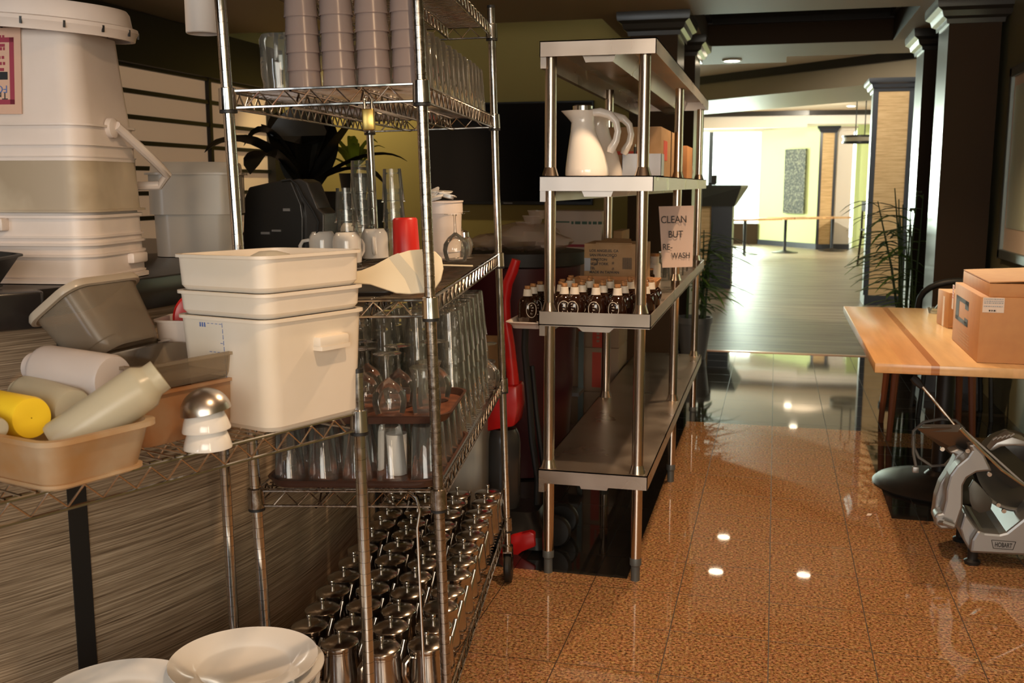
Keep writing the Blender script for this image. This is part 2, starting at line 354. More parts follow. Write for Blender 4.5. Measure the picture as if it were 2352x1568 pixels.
# text -> flat mesh (thin ink layer) in the local XZ plane facing -Y
def text(body,size,mat_,parent,Mx,name='lettering',align='LEFT',bold=0):
    cu=bpy.data.curves.new(name,'FONT'); cu.body=body; cu.size=size; cu.extrude=.0004; cu.align_x=align; cu.offset=bold
    o=bpy.data.objects.new(name+'_tmp',cu); COL.objects.link(o)
    dg=bpy.context.evaluated_depsgraph_get(); me=bpy.data.meshes.new_from_object(o.evaluated_get(dg)); COL.objects.unlink(o); bpy.data.objects.remove(o)
    me.materials.clear(); me.materials.append(mat_)
    r=bpy.data.objects.new(name,me); COL.objects.link(r); r.parent=parent; r.matrix_basis=Mx@Rx(90); return r
# ================================================================ SETTING
def sbox(name,a,b,m,**k): return struct(MB().box(a,b).build(name,m,smooth=False,**k))
XW=1.45; YB=8.8; ZC=2.65; ZH=3.0
# floor: orange granite with black granite fields, vinyl planks beyond the copper strip
def quad(a,b,z=0): return [(a[0],a[1],z),(b[0],a[1],z),(b[0],b[1],z),(a[0],b[1],z)]
fl=MB()
def fq(x0,y0,x1,y1,mi): fl.mi=mi; fl.add(quad((x0,y0),(x1,y1)),[(0,1,2,3)])
fq(-6,-3.2,XW,3.58,0); fq(-6,3.58,-.478,6.2,1); fq(-.478,3.58,.54,6.2,0); fq(.54,3.58,XW,4.55,0); fq(.54,4.55,XW,5.86,1); fq(.54,5.86,XW,6.2,0); fq(-6,6.2,XW,8.99,1)
struct(fl.build('floor',[M['granite'],M['blackgran']],smooth=False))
struct(MB().add(quad((-6,8.99),(9,30),.0),[(0,1,2,3)]).build('floor',M['plank'],smooth=False))
sbox('trim_1',(-1.5,8.97,0),(XW,9.02,.006),M['copper'])
# ceilings
ce=MB(); ce.box((-6,-3.2,ZC),(XW,7.79,ZC+.3)); ce.box((-1.3,7.79,ZC),(-.64,10.46,ZC+.3)); ce.box((.92,7.79,ZC),(XW,10.46,ZC+.3)); ce.box((-.64,9.55,ZC),(.92,10.46,ZC+.3)); ce.box((-1.3,10.46,ZC),(.05,10.95,ZC+.3))
struct(ce.build('ceiling',M['ceil'],smooth=False))
sbox('ceiling',(-.64,7.79,2.93),(.92,9.55,2.99),M['brownwall'])
tr=MB(); tr.prism([(0,0),(.10,0),(.07,-.03),(.03,-.07),(0,-.08)],-.64,.92,'x',T(0,9.55,2.93)@Rz(0)@Matrix.Scale(-1,4,(0,1,0)))
tr.box((-.645,7.79,2.84),(-.60,9.55,2.93)); tr.box((.88,7.79,2.84),(.925,9.55,2.93)); tr.box((-.64,9.50,2.83),(.92,9.555,2.93))
struct(tr.build('trim_2',M['crown'],smooth=False))
rw=MB(); rw.box((-.642,9.545,2.652),(.922,9.56,2.95)); rw.box((-.65,7.79,2.652),(-.638,9.55,2.95)); rw.box((.918,7.79,2.652),(.93,9.55,2.95))
struct(rw.build('trim_3',M['brownwall'],smooth=False))
sbox('ceiling',(-6,7.79,ZH),(-1.3,10.46,ZH+.1),M['ceil'])
sbox('ceiling',(-6,10.46,ZH),(9,30,ZH+.1),M['ceil2'])
# slanted soffit in the lobby with black crown on its near face
sa=Vector((-3.4,17.93,0)); sb=Vector((5.0,9.75+1.0,0)); sa=Vector((-1.209,15.844,0)); sbv=Vector((1.454,13.312,0)); sd=(sbv-sa).normalized(); sn=Vector((-sd.y,sd.x,0)); sn=sn if sn.y>0 else -sn
p0=sa-sd*4; p1=sbv+sd*2.0
sf=MB(); sf.slab([p0+Vector((0,0,2.66)),p1+Vector((0,0,2.66)),p1+Vector((0,0,3)),p0+Vector((0,0,3))],sn*2.0)
struct(sf.build('ceiling',M['soffit'],smooth=False))
cw=MB(); cw.slab([p0+Vector((0,0,2.9))-sn*.06,p1+Vector((0,0,2.9))-sn*.06,p1+Vector((0,0,3))-sn*.12,p0+Vector((0,0,3))-sn*.12],sn*.12)
struct(cw.build('trim_4',M['crown'],smooth=False))
# walls
sbox('wall_right',(XW,-3.2,0),(XW+.15,9.4,3.1),M['greenwall_r'])
sbox('wall_left',(-6.1,-3.2,0),(-6,25,3.1),M['greenwall'])
sbox('wall_back',(-6,YB,0),(-.95,YB+.12,3.1),M['greenwall'])
sbox('wall_back',(-1.30,10.4,0),(-1.2,11.8,3.0),M['brownwall'])
nb=MB(); nb.box((-6,-3.3,0),(-1.2,-3.2,3.1)); nb.box((1.6,-3.3,0),(1.7,-3.2,3.1)); nb.box((-1.2,-3.3,0),(1.6,-3.2,.9)); nb.box((-1.2,-3.3,2.4),(1.6,-3.2,3.1))
struct(nb.build('wall_front',M['greenwall_r'],smooth=False))
sbox('baseboard_back',(-6,YB-.02,0),(-1.03,YB,.10),M['bluegrey'])
struct(MB().box((-4.6,-3,0),(-4.55,8.8,2.65)).build('wall_side',M['brownwall'],smooth=False))
# far lobby: windows to the street, green wall, return wall on the right
hd=MB(); hd.box((-6,25.8,2.70),(9,25.95,3.0)); struct(hd.build('wall_far',M['white_far'],smooth=False))
sbox('wall_street',(-6.0,25.8,0),(-.4,25.95,.5),M['brownwall'])
ff=MB()
for x in (-6,-4.4,-2.95,-1.62): ff.box((x,25.76,.5),(x+.1,25.99,2.7))
struct(ff.build('window_1',M['bluegrey'],smooth=False))
struct(MB().box((-6,25.86,.5),(-.4,25.87,2.7)).build('window_1',thin_glass('window glass',(.97,.99,.97),(.8,.85,.8)),smooth=False))
gw=MB(); gw.slab([(-.42,25.9,0),(.93,24.2,0),(.93,24.2,2.72),(-.42,25.9,2.72)],(.1,.1,0))
struct(gw.build('wall_green',M['greenlight'],smooth=False))
hb=MB(); hb.slab([(-.42,25.88,0),(.93,24.18,0),(.93,24.18,.12),(-.42,25.88,.12)],(-.02,-.02,0)); struct(hb.build('baseboard_green',M['bluegrey'],smooth=False))
hb=MB(); hb.box((-6,23.6,2.62),(-3,23.8,3)); hb.slab([(-6,23.5,2.66),(.6,23.2,2.66),(.6,23.2,3),(-6,23.5,3)],(0,.3,0)); hb.slab([(.6,23.2,2.72),(9,24.2,2.72),(9,24.2,3),(.6,23.2,3)],(0,.3,0))
struct(hb.build('wall_header',M['white_far'],smooth=False))
hb=MB(); hb.slab([(-6,23.38,2.90),(.62,23.08,2.90),(.62,23.08,3),(-6,23.38,3)],(0,.12,0)); hb.slab([(.6,23.08,2.90),(9,24.08,2.90),(9,24.08,3),(.6,23.08,3)],(0,.12,0)); struct(hb.build('trim_5',M['crown'],smooth=False))
sbox('wall_lobby',(1.75,25.0,0),(3.2,25.15,3.0),M['greenlight'])
sbox('wall_lobby',(3.2,9.4,0),(3.35,25,3.0),M['white_far'])
sbox('wall_lobby',(XW,9.3,0),(3.2,9.4,3.0),M['white_far'])
# ================================================================ PILLARS
def pillar(name,label,x0,x1,y0,y1,z1,front,side,cap,capz=.11,edge=None):
    t=thing(name,label,'pillar',T((x0+x1)/2,(y0+y1)/2,0))
    cx,cy=(x0+x1)/2,(y0+y1)/2; hx,hy=(x1-x0)/2,(y1-y0)/2
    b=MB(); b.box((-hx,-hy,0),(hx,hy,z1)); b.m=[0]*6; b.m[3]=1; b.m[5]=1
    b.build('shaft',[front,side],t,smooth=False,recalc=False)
    c=MB()
    prof=[(0,0),(.015,.0),(.02,.03),(.045,.045),(.055,.08),(.085,.1),(.09,capz+.02),(.09,capz+.05)]
    c.loft([[(sx*(hx+d),sy*(hy+d),z1-capz-.05+z) for sx,sy in ((-1,-1),(1,-1),(1,1),(-1,1))] for d,z in prof])
    c.build('capital',cap,t,smooth=True,ang=20)
    c=MB(); c.box((-hx-.015,-hy-.015,0),(hx+.015,hy+.015,.12)); c.build('base_moulding',M['bluegrey'],t,smooth=False)
    if edge:
        e=MB()
        for sx in (-1,1): e.box((sx*hx-.03,-hy-.012,.12),(sx*hx+.03,-hy+.02,z1-capz))
        e.build('edge_trim',edge,t,smooth=False)
    return t
CAPS=mat('satin black capital',(.05,.046,.04),.22,.3)
pillar('pillar','dark brown pillar left of the aisle, nearer one behind the steel shelving',-1.06,-.72,7.60,8.15,2.65,M['brownwall'],M['pillar_side'],CAPS)
pillar('pillar','dark brown pillar left of the aisle, farther one beside the tall host desk',-1.0,-.69,8.86,9.42,2.65,M['brownwall'],M['pillar_side'],CAPS)
pillar('pillar','dark brown pillar at the green right wall, nearer one with a pale lit side',1.075,1.40,7.55,8.0,2.65,M['brownwall'],M['pillar_side'],CAPS)
pillar('pillar','dark brown pillar behind the tall bamboo plant on the right',1.10,1.449,8.95,9.4,2.65,M['brownwall'],M['pillar_side'],CAPS)
pillar('woven_pillar','large lobby pillar clad in tan woven panel with black corner trim',1.09,1.49,12.95,13.5,2.66,M['woven'],M['bluegrey'],M['bluegrey'],.1,M['bluegrey'])
pillar('woven_pillar','small far pillar clad in tan woven panel beside the green wall',.93,1.24,24.05,24.4,2.72,M['woven'],M['woven'],M['bluegrey'],.1,M['bluegrey'])
pillar('white_pillar','pale sunlit far pillar behind the hanging lamp',1.27,1.62,24.2,24.6,2.72,M['white_far'],M['white_far'],M['white_far'],.08)
# downlights
for i,(x,y) in enumerate([(-.47,10.62),(.39,21.1),(1.40,22.0),(.47,11.68),(-.48,12.75),(-.44,18.3),(.47,19.2)]):
    lb=['round recessed downlight glowing just beyond the ceiling beam','round downlight in the far lobby ceiling, left of the two far ones','round downlight in the far lobby ceiling, nearest to the hanging lamp'][i] if i<3 else 'recessed downlight hidden above the beam, %s of those mirrored in the polished floor'%ORD[i-3]
    z=2.65 if i==0 else 3.0
    t=thing('downlight',lb,'ceiling light',T(x,y,z),'recessed downlights in the lobby ceiling')
    MB().lathe([(.075,-.012),(.095,-.012),(.1,0)],24).build('trim_ring',M['whitetrim'],t)
    MB().lathe([(.001,-.009),(.075,-.012)],24).build('lens',M['lamp_on'],t)
# ================================================================ HOST DESK and far furniture
hx0,hx1,hy=-1.35,-.47,14.35
t=thing('host_desk','tall host desk with dark flared top and tan front in the lobby','desk',T(-.99,14.6,0))
MB().box((-.35,-.02,0),(.13,.5,1.14)).build('front_panel',M['woven'],t,smooth=False)
MB().box((.13,-.06,0),(.42,.55,1.14)).build('corner_post',M['bluegrey'],t,smooth=False)
b=MB(); b.loft([[(-.40,-.08,1.14),(.44,-.08,1.14),(.44,.57,1.14),(-.40,.57,1.14)],[(-.40,-.10,1.40),(.53,-.22,1.40),(.60,.68,1.40),(-.40,.68,1.40)],[(-.40,-.10,1.43),(.53,-.22,1.43),(.60,.68,1.43),(-.40,.68,1.43)]])
b.build('flared_top',mat('grey black desk top',(.05,.052,.05),.35),t,smooth=False)
p=onY(1635,412,14.7)
t=thing('card_terminal','small dark card terminal standing on the host desk','card reader',T(p.x,14.75,1.432))
MB().box((-.05,-.04,0),(.05,.04,.03)).build('base',M['black'],t,smooth=False); MB().box((-.035,-.03,0),(.035,.02,.11),T(.03,0,.02)@Rx(-15)).build('body',M['greyplastic'],t,smooth=False)
# far dining tables
def ftable(label,x0,y0,x1,y1,wd,ped):
    t=thing('dining_table',label,'table',T(0,0,0)); d=(Vector((x1,y1,0))-Vector((x0,y0,0))); L_=d.length; A=math.degrees(math.atan2(d.y,d.x)); t.matrix_basis=T(x0,y0,0)@Rz(A)
    MB().box((0,0,.71),(L_,wd,.75)).build('tabletop',M['maple'],t,smooth=False)
    for q in ped:
        MB().lathe([(.03,.0),(.035,.71)],12,T(q*L_,wd/2,0)).build('pedestal',M['bluegrey'],t)
        MB().lathe([(.28,0),(.28,.012),(.05,.05),(.03,.06)],24,T(q*L_,wd/2,0),cap=True).build('foot_plate',M['tabledark'],t)
    return t
ftable('far pale wooden table nearest the host desk on a round foot',-.80,21.3,.15,22.1,.7,[.45])
ftable('middle pale wooden table of the far row under the carved panel',.24,22.35,.98,23.02,.6,[.25])
ftable('far pale wooden table in front of the small woven pillar',1.06,23.10,1.62,23.6,.5,[.6])
t=thing('wall_panel','tall carved grey green panel hung on the light green far wall','artwork',T(0,0,0))
gd=Vector((1.35,-1.7,0)).normalized(); g0=Vector((-.42,25.85,0))
ta,tb=1.0,1.72
q0=g0+gd*ta; q1=g0+gd*tb; nn=Vector((-gd.y,gd.x,0)); nn=nn if nn.y<0 else -nn
MB().slab([q0+Vector((0,0,.78)),q1+Vector((0,0,.78)),q1+Vector((0,0,2.25)),q0+Vector((0,0,2.25))],nn*.04).build('carved_face',M['stone'],t,smooth=False)
# chair far right + lamp
def chair(label,Mx,h,mat_,back=True,seatz=.45,w_=.42):
    t=thing('dining_chair',label,'chair',Mx)
    MB().box((-w_/2,-w_/2,seatz-.03),(w_/2,w_/2,seatz)).build('seat',mat_,t,smooth=False,bevel=.008)
    for sx in (-1,1):
        for sy in (-1,1):
            MB().tube([(sx*(w_/2-.03),sy*(w_/2-.03),seatz-.03),(sx*(w_/2+.0),sy*(w_/2+.01),0)],[.024,.016],8).build('leg',mat_,t)
    for sx in (-1,1):
        MB().box((sx*(w_/2-.02)-.01,-w_/2,seatz-.16),(sx*(w_/2-.02)+.01,w_/2,seatz-.13)).build('rail',mat_,t,smooth=False)
    if back:
        MB().box((-w_/2,w_/2-.04,h-.18),(w_/2,w_/2-.01,h)).build('backrest',mat_,t,smooth=False,bevel=.01)
        for sx in (-1,1): MB().box((sx*(w_/2-.02)-.015,w_/2-.04,seatz),(sx*(w_/2-.02)+.015,w_/2-.01,h-.17)).build('back_post',mat_,t,smooth=False)
    return t
chair('dark bar chair half hidden behind the large woven pillar in the lobby',T(1.72,19.2,0)@Rz(100),1.15,M['brownwall'],seatz=.66)
lp=onY(1975,320,17.5)
t=thing('pendant_lamp','hanging drum lamp with dark frame on twin rods in the lobby','lamp',T(lp.x,17.5,0))
lz=lp.z
MB().lathe([(.26,lz-.03),(.26,lz+.03)],32).build('shade_band',mat('lamp glass band',(.8,.72,.6),.5),t)
b=MB(); b.lathe([(.275,lz-.06),(.275,lz-.035),(.24,lz-.035)],32); b.lathe([(.24,lz+.035),(.275,lz+.035),(.275,lz+.06)],32); b.build('frame_ring',M['bluegrey'],t)
for s_ in (-.07,.07): MB().tube([(s_,0,lz+.05),(s_,0,2.82)],.008,6).build('rod',M['bluegrey'],t)
MB().tube([(-.07,0,2.82),(.07,0,2.82),(.07,0,2.83),(0,0,2.83),(0,0,3.0)],.008,6).build('stem',M['bluegrey'],t)
MB().lathe([(.09,2.985),(.06,2.96)],16,cap=True).build('canopy',M['bluegrey'],t)
# right wall picture
p0=onX(2302,592,XW); 
t=thing('framed_picture','large framed picture with wide tan mat on the green right wall','picture',T(XW,p0.y,0))
y1=-4.2+0; za,zb=p0.z,onX(2310,168,XW).z
def fr(o,i,x): # frame ring in YZ at depth x
    pass
b=MB(); Y0,Y1=0,-2.2
for (a0,a1,c0,c1) in ((Y0,Y1,za,za+.06),(Y0,Y1,zb-.06,zb),(Y0,Y0-.06,za,zb),(Y1,Y1+.06,za,zb)): b.box((-.035,min(a0,a1),c0),(-.001,max(a0,a1),c1))
b.build('frame',M['silverframe'],t,smooth=False,bevel=.006)
MB().box((-.012,Y1+.05,za+.05),(-.002,Y0-.05,zb-.05)).build('mat_board',M['art_mat'],t,smooth=False)
MB().box((-.016,Y1+.2,za+.2),(-.010,Y0-.11,zb-.12)).build('print',M['art'],t,smooth=False)
# ================================================================ TV
pl=onY(985,240,YB); pr=onY(1368,232,YB); zt=pr.z; zb_=onY(1250,470,YB).z
t=thing('television','wide black wall television on the yellow green back wall','television',T((pl.x+pr.x)/2,YB,0))
hw=(pr.x-pl.x)/2
MB().box((-hw,-.09,zb_),(hw,-.05,zt)).build('bezel',M['black'],t,smooth=False,bevel=.004)
MB().box((-hw+.015,-.093,zb_+.03),(hw-.015,-.089,zt-.015)).build('screen',M['tv'],t,smooth=False)
MB().box((-.3,-.05,(zb_+zt)/2-.2),(.3,-.001,(zb_+zt)/2+.2)).build('bracket',M['black'],t,smooth=False)
text('SHARP',.035,M['whitetrim'],t,T(-.06,-.0915,zb_+.006),'logo') if False else MB().box((-.04,-.0925,zb_+.010),(.04,-.0905,zb_+.018)).build('logo_bar',M['greymetal'],t,smooth=False)
# ================================================================ SHOJI SCREEN
SX=-4.5
t=thing('shoji_screen','tall backlit shoji screen with black lattice behind the buckets','screen',T(SX,0,0))
ye=onX(612,300,SX).y
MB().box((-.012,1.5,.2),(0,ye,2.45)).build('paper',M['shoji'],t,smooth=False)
b=MB()
zs=[onX(340,y,SX).z for y in (100,157,215,272,330,387)]; dz=(zs[0]-zs[-1])/5
z=zs[0]+dz
while z>.3: b.box((0,1.5,z-.016),(.03,ye,z+.016)); z-=dz
y_=onX(478,300,SX).y; dy=1.4
k=-5
while y_+k*dy<ye:
    if y_+k*dy>1.5: b.box((0,y_+k*dy-.02,.2),(.035,y_+k*dy+.02,2.45))
    k+=1
b.build('lattice',M['shojibar'],t,smooth=False)
b=MB(); b.box((-.03,ye,0),(.08,ye+.32,2.64)); b.box((-.03,1.4,2.28),(.09,ye+.32,2.64)); b.box((-.03,1.4,0),(.08,ye+.3,.22)); b.build('frame',M['shojibar'],t,smooth=False)
# ================================================================ BAR COUNTER
ZB=1.22
wall=[(-2.35,1.05),(-1.90,1.42),(-1.66,1.70),(-1.53,1.95),(-1.44,2.20),(-1.375,2.5),(-1.355,2.85),(-1.385,3.2),(-1.43,3.55)]
def smooth_path(p,n=4):
    out=[]
    for i in range(len(p)-1):
        a=Vector(p[max(i-1,0)]);b=Vector(p[i]);c=Vector(p[i+1]);d=Vector(p[min(i+2,len(p)-1)])
        for k in range(n):
            t_=k/n; out.append(tuple(.5*((2*b)+(c-a)*t_+(2*a-5*b+4*c-d)*t_*t_+(3*b-a-3*c+d)*t_**3)))
    return out+[tuple(p[-1])]
wp=smooth_path(wall,5)
def offs(p,d):
    out=[]
    for i in range(len(p)):
        a=Vector(p[max(i-1,0)]);b=Vector(p[min(i+1,len(p)-1)]); t_=(b-a).normalized(); out.append((p[i][0]+t_.y*d,p[i][1]-t_.x*d))
    return out
t=thing('bar_counter','curved bar counter with woven grass front and black overhanging top','counter',T(-1.6,2.4,0))
O=Vector((-1.6,2.4,0))
inn=offs(wp,-.12)
b=MB(); n=len(wp)
b.loft([[(x-O.x,y-O.y,.1) for x,y in wp+inn[::-1]],[(x-O.x,y-O.y,ZB-.075) for x,y in wp+inn[::-1]]])
b.build('front_panel',M['bamboo'],t,ang=25)
def strip(i0,w_,z0,z1,d0,d1,name):
    p=wp[i0]; q=wp[i0+1]; tv=(Vector(q)-Vector(p)).normalized(); nv=Vector((tv.y,-tv.x))
    P=[Vector(p)+nv*d0-tv*w_/2,Vector(p)+nv*d1-tv*w_/2,Vector(p)+nv*d1+tv*w_/2,Vector(p)+nv*d0+tv*w_/2]
    MB().slab([(v.x-O.x,v.y-O.y,z0) for v in P],(0,0,z1-z0)).build(name,M['rubber'],t,smooth=False)
def near_idx(px,z=.6):
    best=None
    for i,(x,y) in enumerate(wp[:-1]):
        c,s=math.cos(YAW),math.sin(YAW); X=c*x+s*y;Y=-s*x+c*y;zz=z-H; d=Y*math.cos(PITCH)-zz*math.sin(PITCH); u=CX+F*X/d
        if best is None or abs(u-px)<best[0]: best=(abs(u-px),i)
    return best[1]
strip(near_idx(185,.7),.045,.1,ZB-.07,-.02,.004,'trim_strip'); strip(len(wp)-2,.05,.1,ZB-.07,-.1,.006,'trim_strip')
base=offs(wp,.012)
MB().loft([[(x-O.x,y-O.y,0) for x,y in base+inn[::-1]],[(x-O.x,y-O.y,.1) for x,y in base+inn[::-1]]]).build('kick_board',M['rubber'],t)
led=[(-2.05,1.0)]+[tuple(at(x,y,ZB).xy) for x,y in ((0,675),(91,663),(300,642),(466,620))]+[(-1.36,2.85),(-1.39,3.25),(-1.45,3.62)]
lp_=smooth_path(led,4); li=offs(lp_,-.62)
li=[(min(x,-1.9),y) for x,y in li]
b=MB(); b.loft([[(x-O.x,y-O.y,ZB-.075) for x,y in lp_+[(-2.6,3.62),(-2.9,1.0)]],[(x-O.x,y-O.y,ZB) for x,y in lp_+[(-2.6,3.62),(-2.9,1.0)]]])
b.build('countertop',M['blackgloss'],t,ang=25,bevel=.006)
b=MB(); b.box((-1.3,-1.4,0),(-.5,1.2,.05)); 
# ================================================================ WIRE SHELVING UNITS
def wire_level(t,W,L,z,pitch=.0254,mat_=None,tall=.036,nm='wire_shelf'):
    m=mat_ or M['chrome']
    b=MB()
    n=int((L-.03)/pitch)
    for i in range(n+1):
        y=.015+(L-.03)*i/n
        b.tube([(.012,y,z),(W-.012,y,z)],.0019,5,cap=False)
    # rim wires: top and bottom, with zigzag between
    def rim(p,q):
        p=Vector(p);q=Vector(q); 
        for dz in (0,-tall): b.tube([p+Vector((0,0,dz)),q+Vector((0,0,dz))],.0032,6,cap=False)
        d=(q-p); k=max(2,round((d.length-.06)/.031)); k+=k%2; u=d.normalized(); a=p+u*.03; st=(d.length-.06)/k
        b.tube([a+u*st*j+Vector((0,0,-.003 if j%2 else -tall+.003)) for j in range(k+1)],.0024,5,cap=False)
    rim((.012,0,z),(W-.012,0,z)); rim((.012,L,z),(W-.012,L,z)); rim((0,.012,z),(0,L-.012,z)); rim((W,.012,z),(W,L-.012,z))
    for fx in ((.33,.67) if W<.5 else (.25,.5,.75)):
        rim((W*fx,.0,z-.003),(W*fx,L,z-.003))
    o=b.build(nm,m,t)
    for x in (0,W):
        for y in (0,L):
            c=MB(); c.lathe([(.0135,-.042),(.020,-.040),(.0185,.006),(.0135,.008)],16,T(x,y,z)); c.build('collar',m,o)
            c=MB(); c.lathe([(.0135,-.048),(.0195,-.047),(.0195,-.041),(.0135,-.040)],16,T(x,y,z)); c.build('sleeve_ring',M['rubber'],o)
    return o
def post(t,x,y,z0,z1,mat_):
    b=MB(); pr=[]; z=z0; r=.0127
    while z<z1-.0254:
        pr+=[(r,z),(r,z+.0238),(r-.0011,z+.0242),(r-.0011,z+.0250)]; z+=.0254
    pr+=[(r,z),(r,z1),(.001,z1+.002)]
    b.lathe(pr,16,T(x,y,0)); o=b.build('post',mat_,t,ang=50)
    b=MB(); b.lathe([(.0133,z1-.006),(.0133,z1+.003),(.001,z1+.004)],16,T(x,y,0)); b.build('cap',M['rubber'],o); return o
# --- unit 1: low unit in the foreground with tubs
U1W,U1L=.457,1.52
th1=21.5
e1=Vector((math.sin(math.radians(th1)),math.cos(math.radians(th1)),0))
P1=Vector((-.824,1.975,0))
# local x: back->front (toward room), local y: along e1 ; origin at back-near corner
n1=Vector((-math.cos(math.radians(th1)),math.sin(math.radians(th1)),0))
o1=P1-e1*U1L+n1*U1W
MU1=T(o1)@Rz(-th1)@Ry(-1.2)
Z1=.942; Z1b=.18
MU1i=MU1.inverted()
t=thing('wire_shelving_unit','low chrome wire shelving unit holding plastic tubs, closest to the camera','shelving',MU1)
wire_level(t,U1W,U1L,Z1); wire_level(t,U1W,U1L,Z1b); 
for x in (0,U1W):
    for y in (0,U1L): post(t,x,y,.03,1.035 if x>0 else 1.0,M['chrome']); MB().lathe([(.02,0),(.018,.02),(.0127,.035)],12,T(x,y,0),cap=True).build('levelling_foot',M['chrome'],t)
# --- unit 2: tall unit on casters, leaning slightly, loaded with glasses
UW,UL=.433,1.292
BR=Vector((-.892,3.4446,0)); rz2=8.31
MU2=T(BR)@Rz(rz2)@Rx(.63)@Ry(-1.61)@T(-UW,-UL,0)
MU2i=MU2.inverted()
LV=dict(bot=.2377,low=.7501,mid=1.1924,up=1.6609,top=1.9564)
def U2(u,v,lv,dz=0,rz=0): return MU2@T(u,v,(LV[lv] if isinstance(lv,str) else lv)+.002+dz)@Rz(rz)
def on2(px,py,lv):   # pixel -> local (u,v) on that shelf
    z=LV[lv]; a=MU2i@CAM; r=MU2i.to_3x3()@ray(px,py); k=(z-a.z)/r.z; p=a+r*k; return p.x,p.y
def on1(px,py,z=Z1):
    a=MU1i@CAM; r=MU1i.to_3x3()@ray(px,py); k=(z-a.z)/r.z; p=a+r*k; return p.x,p.y
def U1(u,v,dz=0,rz=0,z=Z1): return MU1@T(u,v,z+.002+dz)@Rz(rz)
t=thing('wire_shelving_unit','tall chrome wire shelving unit on casters crowded with glasses and teapots','shelving',MU2)
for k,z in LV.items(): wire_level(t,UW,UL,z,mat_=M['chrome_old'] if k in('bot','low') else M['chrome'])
for x in (0,UW):
    for y in (0,UL):
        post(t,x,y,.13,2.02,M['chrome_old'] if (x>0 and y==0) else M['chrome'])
        c=MB(); c.lathe([(.012,.145),(.02,.14),(.02,.115),(.012,.11)],12,T(x,y,0),cap=True); c.slab([(x-.016,y-.02,.115),(x+.016,y-.02,.115),(x+.016,y+.03,.11),(x-.016,y+.03,.11)],(0,0,.006)); 
        for s in (-1,1): c.prism([(y-.02,.115),(y+.03,.112),(y+.012,.045),(y-.004,.045)],x+s*.016-.001,x+s*.016+.001,'x')
        o=c.build('caster',M['chrome_old'],t)
        c=MB(); c.lathe([(.012,-.014),(.050,-.013),(.055,-.006),(.055,.006),(.050,.013),(.012,.014)],24,T(x,y+.005,.055)@Ry(90),cap=True); c.build('wheel',M['rubber'],o)
# ================================================================ BUCKETS ON THE COUNTER (upside-down, nested)
cN=at(215,655,ZB); cR=at(365,627,ZB)
dR=(cR-cN); dR.z=0; wB=dR.length*.93; dR.normalize(); dL=Vector((-dR.y,dR.x,0)); 
BC=cN+(dR+dL)*(wB/2); angB=math.degrees(math.atan2(dR.y,dR.x)); wb=wB/2
hz=[up(215,y,cN) for y in (655,640,575,556,492,470,360,300,283,70)]
def bz(y): return up(215,y,cN)
MBk=T(BC.x,BC.y,0)@Rz(angB)
def sqb(name,label,zs,mat_,grp,M0=None,scale=1,r=.055,extra=None):
    # zs: list of (z, half-size factor)
    t=thing(name,label,'bucket',(M0 or MBk)@T(0,0,zs[0][0]),grp)
    b=MB(); b.loft([ring(wb*f*scale,wb*f*scale,r*min(1,f),z-zs[0][0]) for z,f in zs],cap0=False)
    o=b.build('body',mat_,t,ang=30); return t,o
def rib(zs,z,f,th=.004): return [(z-th,f),(z-th,f+.035),(z+th,f+.035),(z+th,f)]
g='square tubs stacked upside down on the bar'
t,_=sqb('square_bucket','white square bucket with small lug, lowest of the upside-down stack on the bar',[(ZB+.002,1.0)]+[(ZB+.002,1.03),(ZB+.01,1.03),(ZB+.010,.985)]+[(bz(640),.985),(bz(640),1.0),(bz(637),1.0),(bz(637),.98)]+[(bz(592),.975),(bz(592),1.01),(bz(586),1.01),(bz(586),.965)]+[(bz(560),.96)],M['whiteP'],g)
lz_=(bz(610))
MB().box((.02,-wb*1.0-.012,lz_-ZB-.01),(.09,-wb*.9,lz_-ZB+.014)).build('lug',M['whiteP'],t,bevel=.005)
t,_=sqb('square_bucket','white ribbed square bucket, second from the bottom of the upside-down stack',[(bz(566),.98),(bz(566),1.01),(bz(560),1.01),(bz(560),.965),(bz(548),.962),(bz(548),.995),(bz(543),.995),(bz(543),.96),(bz(502),.95),(bz(502),.99),(bz(495),.99),(bz(495),.93),(bz(488),.92)],M['whiteP'],g)
for k in range(-4,5): pass
MB().box((-wb*.6,-wb*.99-.02,bz(520)-bz(566)-.02+.01),(-wb*.3,-wb*.9,bz(512)-bz(566)+.01)).build('lug',M['whiteP'],t,bevel=.004,M=Rz(-90))
t,_=sqb('square_bucket','beige stained translucent square tub in the middle of the upside-down stack',[(bz(488),.99),(bz(488),1.03),(bz(483),1.03),(bz(483),.965),(bz(425),.945),(bz(368),.93)],M['beigeP'],g)
t,_=sqb('square_bucket','white square bucket with bail handle and pink label, topmost of the upside-down stack',[(bz(368),.935),(bz(360),.935),(bz(360),.945),(bz(357),.95),(bz(357),.925),(bz(332),.92),(bz(332),.96),(bz(329),.96),(bz(329),.92),(bz(286),.905),(bz(286),.955),(bz(281),.955),(bz(281),.89),(bz(170),.82),(bz(62),.765),(bz(58),.74)],M['whiteP'],g)
z0=bz(368); zh=bz(286)-z0
# bail handle on the right face
f_=.93*wb
pts=[(.03,-f_-.012,zh+.005),(.055,-f_-.018,zh-.01),(.10,-f_-.03,zh-.04),(.16,-f_-.04,zh-.075),(.20,-f_-.045,zh-.10),(.212,-f_-.02,zh-.125),(.2,0,zh-.13),(.2,f_,zh-.11),(.1,f_+.03,zh-.04),(.03,f_+.012,zh)]
MB().tube([(x-.04,y,z) for x,y,z in pts],.0105,10,flat=1.0).build('bail_handle',M['whiteP'],t)
MB().lathe([(.022,0),(.022,.012),(.012,.016),(.001,.016)],16,T(-.01,-f_+.004,zh)@Rx(90),cap=True).build('handle_pivot',M['whiteP'],t)
